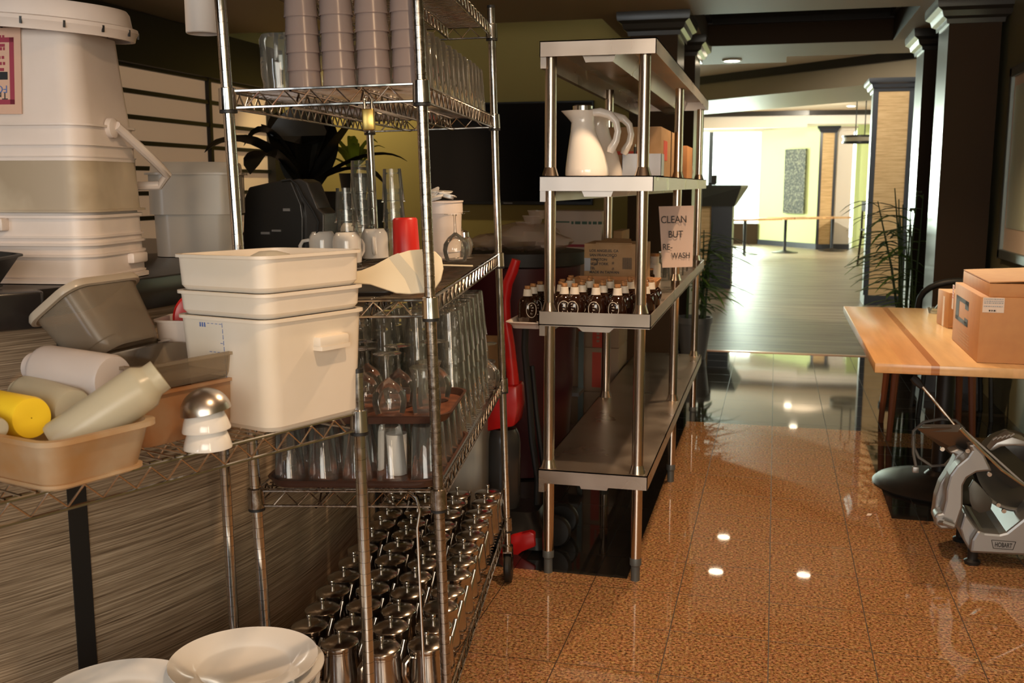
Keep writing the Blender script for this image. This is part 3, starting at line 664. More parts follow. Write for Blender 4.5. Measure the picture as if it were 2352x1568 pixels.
# label on the left face: left face is local x = -wb side? near-left face normal is local -x
fz=.885*wb
def onface(px,py): # pixel to local coordinates on near-left face
    Mi=(MBk@T(0,0,z0)).inverted(); a=Mi@CAM; r=Mi.to_3x3()@ray(px,py); k=(-fz-a.x)/r.x; return a+r*k
A=onface(38,60);B=onface(42,262)
LM=T(-fz-.006,0,0)@Ry(0)
ys=A.y; zt_=A.z; zb_=B.z; tilt=math.degrees(math.atan(.13*wb/( (bz(62)-bz(281)))))
LM=T(-.905*wb-.0015,0,zh)@Ry(tilt*.95)@Rz(-90)   # label plane: local x runs toward -y (to the viewer's right), z up
w_l=.30; h_l=zt_-zb_; xr=-ys
zz0=zb_-zh
L=MB().box((xr-w_l,-.0012,zz0),(xr,-.0002,zz0+h_l)).build('label',M['labelp'],t,M=LM,smooth=False)
b=MB(); 
for a,c in (((xr-.025,zz0+.02),(xr-.015,zz0+h_l-.02)),((xr-w_l,zz0+h_l-.03),(xr-.015,zz0+h_l-.02)),((xr-w_l,zz0+.02),(xr-.015,zz0+.03))): b.box((a[0],-.0018,a[1]),(c[0],-.0011,c[1]))
b.build('label_border',M['labelr'],L,smooth=False)
LT=T(xr-.03,-.0018,zz0)@Ry(180)
for s_,zz,sz,mm in (('True',.066,.022,'cardd'),('FOODS',.086,.022,'ink_blue')):
    text(s_,sz,M[mm],L,LT@T(0,0,-zz*h_l/.26-.0),'label_text')
dashes(L,M['rubber'],xr-.10,xr-.03,[zz0+h_l*.40],.016,-.0022,-.0012,None,2,'black_marks')
dashes(L,M['labelr'],xr-.12,xr-.035,[zz0+h_l*f for f in (.5,.57,.64,.74,.78,.88)],.006,-.0022,-.0012,None,5)
# round lid on top (tilted)
cz=bz(62)
lc=onY(150,45,BC.y); 
t=thing('round_cover','round white snap lid lying tilted on top of the bucket stack','lid',T(BC.x-.0,BC.y,cz+.016)@Ry(4.5)@Rx(1.5))
b=MB(); R_=.178
b.lathe([(R_-.012,-.012),(R_-.002,-.012),(R_,-.002),(R_+.005,.006),(R_+.003,.014),(R_-.008,.017),(R_-.010,.026),(R_-.014,.044),(R_-.02,.052),(R_-.03,.052),(R_-.036,.02),(.001,.018)],56)
b.build('disc',M['whiteP'],t)
for k in range(14):
    MB().box((R_+.0015,-.0022,-.004),(R_+.0055,.0022,.010),Rz(k*360/14+8)).build('tear_slot',M['rubber'],t,smooth=False)
# grey-white cambro behind
a=at(385,598,ZB); c0=at(520,612,ZB)
MM=T(*at(462,585,ZB).xy,ZB)@Rz(12)
p_l=onY(362,600,at(462,585,ZB).y); 
cy_=at(462,585,ZB)
def hgt(px,py,P): return up(px,py,P)
zt_=hgt(462,378,cy_); zr=hgt(462,402,cy_); zm=hgt(462,490,cy_)
k_=((Vector(onY(572,500,cy_.y))-Vector(onY(352,500,cy_.y))).length)/2*.80
t=thing('square_tub','grey white upside-down square tub on the bar beside the white bucket stack','tub',T(cy_.x,cy_.y,ZB)@Rz(22))
b=MB(); b.loft([ring(k_*f,k_*f,.05,z) for z,f in ((.002,.88),(zm-ZB,.90),(zm-ZB,.98),(zr-ZB,.98),(zr-ZB,1.05),(zr-ZB+.006,1.05),(zr-ZB+.006,.95),(zt_-ZB,.93),(zt_-ZB+.006,.90))],cap0=True)
b.build('body',M['greyP'],t)
# register / printer on the counter
cp=at(660,592,ZB)
t=thing('receipt_printer','black register terminal with sloped hood and cable on the bar','register',T(-1.72,3.0,ZB)@Rz(5))
def P3(px,py,Y=3.0): q=onY(px,py,Y); return (q.x+1.72,q.z-ZB)
b=MB(); b.prism([P3(560,600),P3(565,455),P3(575,430),P3(650,412),P3(668,416),P3(690,470),P3(694,500),P3(694,600)],-.02,.08,'y'); b.build('body',M['black'],t,smooth=False,bevel=.004)
b=MB(); b.prism([P3(648,416),P3(680,410),P3(698,418),P3(722,478),P3(736,492),P3(736,600),P3(690,600),P3(690,470)],.0,.13,'y'); b.build('hood',M['greyplastic'],t,smooth=False,bevel=.004)
b=MB()
for (x0,y0,x1,y1) in ((645,485,660,481),(596,538,615,535),(620,532,640,530)):
    a_=P3(x0,y0,2.98);c_=P3(x1,y1,2.98); b.box((a_[0],-.026,a_[1]),(c_[0],-.021,c_[1]+.003))
b.build('status_light',M['greymetal'],t,smooth=False)
b=MB(); b.tube([(P3(x,y,2.97)[0],-.03,P3(x,y,2.97)[1]) for x,y in ((640,415),(660,412),(675,425),(690,455),(710,485),(722,510),(720,530),(712,560))],.004,6); b.build('cable',M['rubber'],t)
# ================================================================ PLANTS BEHIND THE BAR
def leafstrip(b,pts,w_,th=.002,fold=.25):
    pts=[Vector(p) for p in pts]; n=len(pts); rings=[]
    for i,p in enumerate(pts):
        tt=(pts[min(i+1,n-1)]-pts[max(i-1,0)]).normalized(); f=i/(n-1)
        ww=w_*(math.sin(math.pi*min(1,(.12+.88*f)))**.7 if f<.999 else .02)*.5+.0008
        side=tt.cross(Vector((0,0,1))); side=side.normalized() if side.length>.05 else Vector((1,0,0))
        nn=side.cross(tt).normalized()
        rings.append([p-side*ww+nn*ww*fold,p-nn*th*.5,p+side*ww+nn*ww*fold,p+nn*th*.5])
    b.loft(rings)
def bez(p0,p1,p2,n=9): 
    p0,p1,p2=Vector(p0),Vector(p1),Vector(p2); return [(1-t)**2*p0+2*t*(1-t)*p1+t*t*p2 for t in [i/(n-1) for i in range(n)]]
PY=4.6
pc=onY(705,440,PY)
t=thing('strap_leaf_plant','large potted plant with dark arching strap leaves behind the shelving','plant',T(pc.x,PY,0))
def L3(px,py,dy=0): q=onY(px,py,PY+dy); return (q.x-pc.x,dy,q.z)
for tip,midp,w_,dy in (((470,350),(560,270),.24,-.3),((575,400),(600,300),.24,-.2),((690,235),(690,330),.34,.0),((640,255),(655,330),.26,.1),((560,335),(620,235),.2,-.1),((770,240),(740,330),.30,.1),((830,250),(800,300),.24,.1),((935,370),(860,320),.10,.1),((880,420),(830,350),.09,-.1),((600,285),(650,320),.12,.2),((720,240),(715,330),.30,.15)):
    b=MB(); leafstrip(b,bez(L3(705,432),L3(midp[0],midp[1],dy/2),L3(tip[0],tip[1],dy),11),w_); b.build('leaf',M['leafd'],t)
zz=onY(705,430,PY).z
MB().lathe([(.13,zz-.35),(.17,zz-.05),(.18,zz-.02),(.16,zz-.02),(.1,zz-.06)],24,cap=True).build('pot',M['rubber'],t)
MB().box((-.35,-.25,0),(.5,.3,zz-.35)).build('stand',M['blackgloss'],t,smooth=False)
pc2=onY(812,372,5.2)
t=thing('small_green_plant','small bright green leafy plant lit behind the stacked glasses','plant',T(pc2.x,5.2,0))
rnd=random.Random(3)
for k in range(16):
    a=rnd.uniform(0,6.28); r=rnd.uniform(.08,.2); h=rnd.uniform(.02,.2)
    b=MB(); leafstrip(b,bez((0,0,pc2.z-.06),(math.cos(a)*r*.5,math.sin(a)*r*.5,pc2.z+h),(math.cos(a)*r,math.sin(a)*r,pc2.z+h*.6),6),.05); b.build('leaf',mat('lime leaf',(.25,.35,.03),.5) if k==0 else bpy.data.materials['lime leaf'],t)
MB().lathe([(.06,pc2.z-.2),(.08,pc2.z-.06)],16,cap=True).build('pot',M['rubber'],t)
MB().box((-.12,-.12,0),(.12,.12,pc2.z-.2)).build('stand',M['blackgloss'],t,smooth=False)
# bamboo plants beside the aisle
def bamboo(label,x,y,h,seed,spread,nst=9,leaves=60,pot=.16,side=0,z_from=.3,span=.45):
    t=thing('potted_bamboo',label,'plant',T(x,y,0)); rnd=random.Random(seed)
    MB().lathe([(pot*.72,0),(pot,.30),(pot*1.08,.30),(pot*1.08,.35),(pot*.97,.35),(pot*.95,.31),(.01,.30)],28,cap=True).build('pot',M['greymetal'] if seed==1 else M['rubber'],t)
    b=MB()
    tops=[]
    for k in range(nst):
        a=rnd.uniform(0,6.28); r=rnd.uniform(0,pot*.7); lx,ly=rnd.gauss(0,.06),rnd.gauss(0,.06)
        hh=h*rnd.uniform(.75,1)
        b.tube([(math.cos(a)*r,math.sin(a)*r,.3),(math.cos(a)*r+lx*.4,math.sin(a)*r+ly*.4,hh*.6),(math.cos(a)*r+lx,math.sin(a)*r+ly,hh)],[.011,.009,.004],6)
        tops.append((math.cos(a)*r,math.sin(a)*r,lx,ly,hh))
    b.build('stalks',M['stalk'],t)
    for k in range(leaves):
        q=tops[k%nst]; f=rnd.uniform(z_from,1); z=.3+(q[4]-.3)*f; px,py=q[0]+q[2]*f,q[1]+q[3]*f
        a=rnd.uniform(0,6.28) if rnd.random()>abs(side) else (0 if side>0 else math.pi)+rnd.gauss(0,.6)
        L_=rnd.uniform(.5,1)*span*(.45 if (math.sin(a)>.1 or (x>0 and math.cos(a)>0) or (x<0 and math.cos(a)<0)) else 1); d=Vector((math.cos(a),math.sin(a),0)); up_=rnd.uniform(-.05,.35)*L_
        b=MB(); leafstrip(b,bez((px,py,z),(px+d.x*L_*.5,py+d.y*L_*.5,z+up_),(px+d.x*L_,py+d.y*L_,z+up_*.3-rnd.uniform(0,.35)*L_),7),rnd.uniform(.025,.045)); b.build('leaf',M['leaf'] if rnd.random()<.55 else M['leafk'],t)
    return t
bamboo('potted bamboo with long drooping leaves at the far end of the steel shelving',-.62,8.55,1.22,1,.3,9,90,.14,.85,.15,.5)
bamboo('tall bamboo plant in front of the right hand brown pillar',1.00,8.56,1.42,2,.3,10,90,.13,-.8,.2,.5)
# ================================================================ THINGS ON UNIT 1
def tub(b,hx,hy,r,h,tp,th=.004,rim=.008,rh=.005,z0=0,inner=True,n=6):
    s=[ring(hx*tp*.94,hy*tp*.94,r*.8,z0,n),ring(hx*tp,hy*tp,r,z0+.010,n),ring(hx,hy,r,z0+h-rh,n),ring(hx+rim,hy+rim,r+rim*.5,z0+h-rh,n),ring(hx+rim,hy+rim,r+rim*.5,z0+h,n),ring(hx-th,hy-th,r-th*.5,z0+h,n)]
    if inner: s+=[ring(hx*tp-th,hy*tp-th,r-th*.5,z0+.012,n)]
    b.loft(s)
def footprint1(px):
    return on1(*px)
ca=on1(625,997); cb=on1(802,952)
S_=math.hypot(cb[0]-ca[0],cb[1]-ca[1])
ang=math.degrees(math.atan2(cb[1]-ca[1],cb[0]-ca[0]))  # direction of the right face, local
nA=at(625,997,Z1)
hs=.128
dirr=Vector((cb[0]-ca[0],cb[1]-ca[1])).normalized(); dirl=Vector((-dirr.y,dirr.x))
if dirl.x>0: dirl=-dirl
cc=Vector(ca)+(dirr+dirl)*(hs*.93)
hN=lambda y: up(616,y,nA)-nA.z
g='cream square storage containers nested in a stack'
H1=hN(742); H2=hN(684); H3=hN(598)
def cream(z0,h,label,lug=False,first=True):
    t=thing('storage_container',label,'container',U1(cc.x,cc.y,z0,ang),g)
    b=MB(); tub(b,hs*1.07,hs*1.07,.035,h,.93 if first else .985,rim=.006,rh=.006); b.build('body',M['creamP'],t,ang=30)
    return t
t=cream(0,H1,'cream square container with blue measuring marks, lowest of its nested stack')
# faces: local x runs along the right (visible) face; visible right face normal is local -y ; left visible face normal is local -x
b=MB(); b.loft([ring(.038,.011,.008,.0),ring(.036,.009,.008,.0)] ) if False else None
b=MB(); b.box((-.015,-hs*1.05-.020,H1-.068),(.068,-hs*1.0,H1-.044)); b.box((-.015,-hs*1.05-.024,H1-.070),(.068,-hs*1.0,H1-.066)); b.build('moulded_handle',M['creamP'],t,bevel=.006)
b=MB(); xl=-hs*1.03; 
def mk(y0,z0,y1,z1,xo=.0012):
    z0*=H1/.272; z1*=H1/.272
    f=(z0+z1)/2/H1; xx=-(hs*1.07*(.93+.07*f))-.0003; b.box((xx-.0005,min(y0,y1),z0),(xx+.001,max(y0,y1),z1))
ym=-.01
for k in range(15): mk(ym,.045+k*.0145,ym+.0012,.045+k*.0145+.011)
for k,zk in enumerate([.05,.075,.1,.13,.16,.185,.208,.255]):
    n_=4 if k in(5,7) else 1
    for j in range(n_): mk(ym+.003+j*.012,zk,ym+.010+j*.012,zk+.0014)
for j in range(3): mk(ym+.052+j*.007,.246,ym+.056+j*.007,.257)
b.build('measuring_marks',M['ink_blue'],t,smooth=False)
cream(H1+.001-.0,H2-H1-.001,'cream square container ring, middle of the nested stack',first=False)
t=cream(H2+.001,H3-H2-.001,'cream square container with a beige scraper inside, topmost of the nested stack',first=False)
b=MB(); 
t=thing('silicone_scraper','beige curved scraper resting inside the topmost cream container','scraper',U1(cc.x,cc.y,H3-.055,ang))
b=MB(); b.loft([ring(.06,.030,.03,0,5,-.03,-.055),ring(.058,.028,.03,.035,5,-.04,-.058),ring(.045,.02,.02,.052,5,-.05,-.06),ring(.02,.01,.01,.060,5,-.055,-.06)]); b.build('blade',M['silic'],t)
# dome and two bowls
ju=on1(478,1030)
rb=.039
t=thing('sauce_bowl','small white porcelain bowl upside down, lower of two under the steel dome','bowl',U1(ju[0],ju[1],0),'small white bowls stacked upside down')
b=MB(); b.lathe([(rb*1.12,0),(rb*1.13,.003),(rb*1.02,.018),(rb*.86,.034),(rb*.80,.036),(rb*.78,.034),(rb*.98,.012),(rb*1.08,.002),(rb*1.12,0)],40); b.lathe([(rb*.8,.036),(.001,.036)],40); b.build('body',M['porcelain'],t)
dup(t,U1(ju[0]-.001,ju[1],.033)@Rx(2)@Ry(-3),'small white porcelain bowl upside down, upper of two just below the steel dome')
t=thing('steel_dome','small brushed steel dome cup sitting tilted on two white bowls','cup',U1(ju[0]-.002,ju[1]+.002,.066)@Ry(-7)@Rx(6))
b=MB(); b.lathe([(.046*math.cos(a),.001+.044*math.sin(a)) for a in [math.pi/2*k/12 for k in range(12)]]+[(.001,.045)],40); b.lathe([(.046,.001),(.0435,.001),(.043,.004)],40); b.build('bowl',mat('brushed steel cup',(.55,.50,.46),.3,1),t)
# stained pan in front with bottles
pa=Vector(on1(118,1138)); pb=Vector(on1(332,1078))
lx=(pb-pa).length; dd=(pb-pa).normalized(); pn=Vector((-dd.y,dd.x)); pn=-pn if pn.x>0 else pn
PW=lx/2*1.04; PD=.15
pc_=pa+dd*(lx/2)+pn*(PD*.9)
pang=math.degrees(math.atan2(dd.y,dd.x))
hp=up(118,1015,at(118,1138,Z1))-Z1
t=thing('food_pan','stained amber rectangular plastic pan holding squeeze bottles at the front left','pan',U1(pc_.x,pc_.y,0,pang))
b=MB(); tub(b,PW*1.10,PD*1.06,.035,hp*1.0,.88,th=.003,rim=.010,rh=.008); b.build('body',M['stain'],t,ang=30)
b=MB(); tub(b,PW*.93,PD*.93,.03,.012,.95); b.build('base_step',M['stain'],t)
def bottle_mesh(r,L,neck,mat_,t,nz=None,cap=None):
    b=MB(); nr=neck; b.lathe([(.001,.002),(r*.7,.0),(r*.93,.001),(r,.008),(r,L*.80),(r*.97,L*.84),(r*.75,L*.90),(nr,L*.92),(nr,L),(nr*.85,L),(nr*.85,L*.97)],32); return b.build('body',mat_,t)
def bot3(label,p0,p1,r,L_,mat_,neck=.55,name='squeeze_bottle',group=None):
    # p0: base centre, p1: a point along the axis (world)
    d=(p1-p0).normalized(); Mx=T(p0)@d.to_track_quat('Z','Y').to_matrix().to_4x4()
    t=thing(name,label,'bottle',Mx,group); bottle_mesh(r,L_,r*neck,mat_,t); return t
W=lambda u,v,z: MU1@Vector((u,v,Z1+z))
def pp(px,py,Y): return onY(px,py,Y)
panc=MU1@Vector((pc_.x,pc_.y,Z1))
Yp=panc.y
# yellow bottle: visible base disc at (78,960), axis to the upper left
q=ray(76,962); y0=pp(74,960,Yp-.02); y1=pp(-70,930,Yp+.06)
bot3('bright yellow plastic bottle lying in the stained pan, base towards the aisle',y0,y1,.036,.20,M['yellow'])
# milky long bottle: from (140,1000) up to (365,850)
a_=pp(358,868,Yp+.07); c_=pp(130,1025,Yp-.03)
bot3('long milky squeeze bottle leaning up across the stained pan with its neck to the right',c_,a_,.040,(a_-c_).length*1.05,M['squeeze'],.72)
# frosted white bottle: lying, base at (265,870), neck at (100,855)
a_=pp(262,872,Yp+.13); c_=pp(95,845,Yp+.17)
bot3('frosted white plastic bottle lying behind the long milky one, base to the right',a_,c_,.045,(a_-c_).length*1.12,M['frost'],.6)
a_=pp(170,940,Yp+.06); c_=pp(20,890,Yp+.16)
bot3('cloudy clear bottle lying low in the stained pan behind the yellow one',a_,c_,.036,.2,M['squeeze'],.6)
a_=pp(-4,985,Yp-.09); c_=pp(-60,960,Yp-.05)
bot3('small cloudy bottle end just showing at the left edge of the stained pan',a_,c_,.018,.1,M['squeeze'],.6)
# brown stained deep pan behind
ra=at(345,1030,Z1); 
k0=Vector(on1(344,1032)); k1=Vector(on1(528,985)); kd=(k1-k0).normalized(); kn=Vector((-kd.y,kd.x)); kn=-kn if kn.x>0 else kn
KW=.115; KD=.085
kc=k0+kd*KW*.85+kn*KD
hk=up(344,905,ra)-Z1
kang=math.degrees(math.atan2(kd.y,kd.x))
M['stain2']=milky('brown stained pan',(.46,.30,.18),.8,.35,noise=(.40,.17,.06),nscale=9)
t=thing('food_pan','deep brown stained plastic pan standing behind the white bowls','pan',U1(kc.x,kc.y,0,kang))
b=MB(); tub(b,KW*1.05,KD*1.1,.03,hk,.92,th=.003,rim=.006,rh=.006); b.build('body',M['stain2'],t,ang=30)
t=thing('food_pan','cloudy clear shallow pan nested on top of the brown stained pan','pan',U1(kc.x-.01,kc.y,hk+.001,kang))
hk2=.052
b=MB(); tub(b,KW*1.12,KD*1.3,.03,hk2,.92,th=.003,rim=.008,rh=.006); b.build('body',M['clearpan'],t,ang=30)
zP=Z1+hk+hk2+.012
q0=at(230,818,zP); q1=at(398,779,zP); q2=at(146,797,zP)
ux=(q1-q0); lx_=ux.length; angp=math.degrees(math.atan2(ux.y,ux.x)); ly_=(q2-q0).length
t=thing('steel_pan','thin rimmed stainless steel pan under the tilted clear pan','pan',T(q0.x,q0.y,zP-.016)@Rz(angp))
b=MB(); b.loft([ring(lx_/2-.014,ly_/2-.014,.012,-.05,4,lx_/2,ly_/2),ring(lx_/2-.010,ly_/2-.010,.014,.012,4,lx_/2,ly_/2),ring(lx_/2,ly_/2,.014,.013,4,lx_/2,ly_/2),ring(lx_/2,ly_/2,.014,.016,4,lx_/2,ly_/2),ring(lx_/2-.014,ly_/2-.014,.012,.016,4,lx_/2,ly_/2),ring(lx_/2-.016,ly_/2-.016,.012,-.046,4,lx_/2,ly_/2)]); b.build('body',M['chrome'],t,ang=30)
TM=T(q0.x,q0.y,zP+.002)@Rz(angp)@T(.028,.0,.012)@Rx(-36)
hx_,hy_=.100,.068
t=thing('food_pan','smoky clear pan leaning back in the steel pan against the counter','pan',TM)
b=MB(); 
def rg(f,z): return ring(hx_*f,hy_*f,.04,z,6,hx_*.9,hy_*.8)
b.loft([rg(.80,0),rg(.84,.008),rg(.86,.022),rg(.88,.024),rg(1.0,.128),rg(1.08,.129),rg(1.11,.137),rg(1.08,.144),rg(.99,.142),rg(.87,.026),rg(.80,.006)]); b.build('body',M['clearpan'],t,ang=30)
b=MB(); b.loft([rg(1.04,.128),rg(1.115,.130),rg(1.125,.137),rg(1.09,.145),rg(1.0,.144)],cap0=False,cap1=False); b.build('rim',M['clearrim'],t,ang=50)
# white cup with red lid behind
cq=pp(446,760,1.98)
t=thing('white_tub','small white tub beside the cream container with a red lid inside','tub',T(cq.x,1.98,Z1+.003)@Rz(10))
hh=pp(432,730,1.98).z-Z1
b=MB(); tub(b,.066,.066,.03,hh,.86,th=.003,rim=.005,rh=.004); b.build('body',M['whiteP'],t)
t=thing('red_disc','round red plastic lid standing on edge inside the small white tub','lid',T(cq.x,2.0,hh+Z1+.0)@Rz(5)@Rx(76))
b=MB(); b.lathe([(.001,0),(.038,0),(.042,.004),(.052,.004),(.055,-.004),(.056,.010),(.050,.012),(.04,.008),(.001,.006)],36,cap=True); b.build('disc',M['red'],t)
# dark handle at the left edge
a_=pp(8,600,1.5)
t=thing('dark_pan','black metal pan corner poking in at the left edge below the buckets','pan',T(pp(-75,690,1.62)))
b=MB(); tub(b,.10,.10,.02,.075,.72,th=.003,rim=.006,rh=.004); b.build('body',M['rubber'],t); 
t.matrix_basis=T(pp(-122,668,1.62))@Rz(20)@Ry(6)
MB().box((-.2,-.14,0),(.05,.14,.003)).build('base_tray',M['rubber'],t,smooth=False)
ORDX=ORD+['fourteenth','fifteenth','sixteenth','seventeenth']
# plates on the lower shelf
def plate(Mx,label,R_=.15):
    t=thing('dinner_plate',label,'plate',Mx,'white plates stacked on the lower wire shelf')
    b=MB(); b.lathe([(.001,.004),(R_*.60,.004),(R_*.64,.007),(R_*.70,.014),(R_*.97,.022),(R_,.024),(R_*.995,.020),(R_*.7,.009),(R_*.63,.0),(.001,.0)],64); b.build('dish',M['porcelain'],t); return t
Zp=Z1b
z1_=at(562,1510,.47)
p0=None
for k in range(17):
    Mx=T(z1_.x+(k%2)*.004+(.008 if k==15 else 0),z1_.y-.004*(k%3),.200+.0155*k)
    lb='white dinner plate, %s from the top of the right hand plate stack'%ORDX[16-k]
    if p0 is None: p0=plate(Mx,lb)
    else: dup(p0,Mx,lb)
z2_=at(268,1588,.46)
for k in range(16): dup(p0,T(z2_.x-.003*(k%3),z2_.y,.200+.0155*k),'white dinner plate, %s from the top of the left hand plate stack'%ORDX[15-k])
# ================================================================ UNIT 2: STACKED CUPS AND GLASSES
rn=random.Random(11)
def proto(name,label,cat,grp,Mx,parts):
    t=thing(name,label,cat,Mx,grp)
    for pn_,mb,mm in parts: mb.build(pn_,mm,t,ang=40)
    return t
def multi(pt,placements):
    # pt: builder() -> proto ; placements: (matrix,label)
    first=None
    for Mx,lb in placements:
        if first is None: first=pt; first.matrix_basis=Mx; first['label']=lb
        else: dup(first,Mx,lb)
# purple grey tumblers, four nested stacks in front of the top tier
def cup_prof(rt,rb_,h,th=.0016): # inverted: wide rim at the bottom
    return [(rb_,0),(rb_-.0004,.004),(rb_-.0012,.006),(rt,h-.004),(rt-.004,h),(.001,h)]
b=MB(); b.lathe(cup_prof(.0285,.038,.128),32)
pt=proto('plastic_tumbler','x','tumbler','purple grey plastic tumblers nested upside down in four stacks',MU2,[('body',b,M['purple'])])
pl=[]
COLN=['leftmost','second from the left','third from the left','rightmost']
for c,px in enumerate((717,792,868,946)):
    u,v=on2(px,188+ (0-c)*2,'up'); u=.085+c*.079+ .075; v=.055
    for k in range(5):
        pl.append((U2(u,v,'up',.0385*k,rn.uniform(0,90)),'purple grey plastic tumbler, '+['bottom','second','third','fourth','top'][k]+' one of the '+COLN[c]+' nested stack'))
multi(pt,pl)
# large inverted jar at the left
u,v=on2(650,197,'up')
t=proto('glass_jar','large clear glass jar upside down left of the purple tumbler stacks','jar',None,U2(.075,.14,'up'),[('body',MB().lathe([(.040,0),(.041,.003),(.038,.02),(.042,.04),(.042,.122),(.036,.133),(.001,.133)],32),M['glassd'])]); 
# rows of tall tumblers, aisle side
b=MB(); b.lathe([(.0345,0),(.0345,.003),(.0335,.01),(.029,.135),(.026,.142),(.001,.143)],28)
bb=MB(); bb.lathe([(.001,.133),(.027,.133),(.028,.136)],24)
pt=proto('tall_glass','x','glass','tall glasses upside down in rows on the second tier',MU2,[('body',b,M['glass']),('thick_base',bb,M['glassd'])])
pl=[]
for c in range(5):
    for r in range(13):
        if r==0: continue
        u=UW-.045-c*.078; v=.075+r*.088
        if v>UL-.05: continue
        pl.append((U2(u+rn.uniform(-.003,.003),v+.03,'up',0,rn.uniform(0,90)),'tall upside down glass, %s row behind the purple tumblers, %s'%(ORD[r-1],['aisle side column','second column from the aisle','middle column','fourth column from the aisle','column nearest the bar'][c])))
multi(pt,pl)
# padlock
u,v=on2(838,262,'up'); 
t=thing('padlock','small brass padlock hanging from the front rim of the second tier','padlock',MU2@T(.315,-.004,LV['up']-.075))
MB().box((-.013,-.008,-.02),(.013,.008,.026)).build('body',M['brass'],t,bevel=.003)
MB().tube([(-.008,0,.02),(-.008,0,.045),(-.004,0,.053),(.004,0,.053),(.008,0,.045),(.008,0,.02)],.0032,8).build('shackle',M['chrome'],t)
# --- middle tier
ms=U2
t=thing('serving_tray','flat black serving tray under the white mugs','tray',U2(.17,.25,'mid'))
b=MB(); tub(b,.17,.20,.03,.014,.95,th=.002,rim=.004,rh=.003); b.build('body',M['rubber'],t)
b=MB(); b.lathe([(.041,0),(.044,.002),(.044,.070),(.041,.082),(.033,.095),(.030,.096),(.001,.096)],36)
h=MB(); h.tube([(.042,0,.022),(.060,0,.019),(.070,0,.031),(.071,0,.053),(.062,0,.067),(.042,0,.070)],.0058,8)
pt=proto('coffee_mug','x','mug','white mugs upside down on the black tray',MU2,[('body',b,M['porcelain']),('handle',h,M['porcelain'])])
pl=[]
for px,py,lb,rz in ((740,612,'white coffee mug upside down, nearest to the cream container rim',200),(796,616,'white coffee mug upside down in the middle of the front three',60),(860,604,'white coffee mug upside down beside the red tumbler, handle facing front',-80),(808,580,'white coffee mug upside down behind the front three',140)):
    u,v=on2(px,py,'mid'); pl.append((U2(u,v+.02,'mid',.013,rz),lb))
multi(pt,pl)
u,v=on2(932,612,'mid')
t=proto('red_tumbler','bright red plastic tumbler upside down behind the cream spatula','tumbler',None,U2(u,v+.02,'mid'),[('body',MB().lathe([(.040,0),(.0425,.003),(.0425,.02),(.038,.142),(.034,.147),(.031,.145),(.001,.145)],36),M['redcup'])])
def rocks(h=.108,r=.040): 
    b=MB(); b.lathe([(r,0),(r,.004),(r-.003,.006),(r*.76,h-.012),(r*.74,h),(.001,h)],20); 
    c=MB(); c.lathe([(.001,h-.018),(r*.70,h-.017),(r*.75,h-.012)],20); return b,c
b,c=rocks()
pt=proto('rocks_glass','x','glass','thick rocks glasses stacked upside down in towers',MU2,[('body',b,M['glassd']),('thick_base',c,M['glassd'])])
pl=[]
def tower(px,py,n,desc,pitch=.052):
    u,v=on2(px,py,'mid')
    for k in range(n): pl.append((U2(u,v,'mid',pitch*k,k*20),'thick clear rocks glass, %s of the %s'%(['bottom one','second one','third one','fourth one','fifth one','sixth one'][k],desc)))
tower(803,612,3,'short tower in front of the tall one',.068); tower(838,596,5,'tall tower at the left',.056); tower(910,600,4,'tower behind the red tumbler',.064)
multi(pt,pl)
# inverted wine glasses
def wine(R_=.042,h=.085,st=.065):
    b=MB(); b.lathe([(R_*.80,0),(R_*.95,.02),(R_,.035),(R_*.93,.055),(R_*.6,h-.01),(.012,h),(.005,h+.006),(.0038,h+.02),(.0038,h+st-.008),(.008,h+st-.003),(.034,h+st),(.034,h+st+.0015),(.001,h+st+.003)],28); return b
pt=proto('wine_glass','x','wine glass','stemmed glasses upside down',MU2,[('body',wine(),M['glass'])])
pl=[]
for px,py,lb in ((1048,600,'stemmed glass upside down near the aisle edge of the middle tier, front one'),(1060,588,'stemmed glass upside down close behind the front one on the middle tier')):
    u,v=on2(px,py,'mid'); pl.append((U2(u,v,'mid'),lb))
# on upper tray of the lower tier
TZ=.14
for (u,v,lb) in ((.30,.125,'stemmed glass upside down at the front of the raised tray'),(.22,.20,'stemmed glass upside down second from the front on the raised tray'),(.30,.24,'stemmed glass upside down in the middle of the raised tray'),(.13,.14,'stemmed glass upside down at the bar side of the raised tray'),(.38,.30,'stemmed glass upside down at the back aisle corner of the raised tray'),(.2,.32,'stemmed glass upside down at the back of the raised tray')):
    pl.append((U2(u,v,'low',TZ+.008),lb))
for (u,v,lb) in ((.40,1.16,'stemmed glass upside down at the far aisle corner of the lower glass tier'),(.32,1.20,'stemmed glass upside down at the far end of the lower glass tier')): pl.append((U2(u,v,'low'),lb))
multi(pt,pl)
b=MB(); b.lathe([(.026,0),(.029,.03),(.024,.075),(.028,.105),(.033,.118),(.031,.12),(.001,.12)],28)
pt=proto('pilsner_glass','x','glass','waisted glasses upside down on the raised tray',MU2,[('body',b,M['glassd'])])
multi(pt,[(U2(.385,.12,'low',TZ+.008),'waisted glass upside down on the raised tray beside the post'),(U2(.385,.19,'low',TZ+.008),'waisted glass upside down behind the one beside the post'),(U2(.08,.22,'low',TZ+.008),'waisted glass upside down at the bar edge of the raised tray')])
u,v=on2(996,588,'mid')
t=proto('tall_glass','single tall straight glass upside down behind the front post on the middle tier','glass',None,U2(u-.0,v,'mid'),[('body',MB().lathe([(.028,0),(.028,.004),(.022,.125),(.001,.127)],28),M['glass'])])
u,v=on2(1068,590,'mid')
t=thing('pepper_shaker','small shaker with round metal top behind the stemmed glasses','shaker',U2(u,v,'mid'))
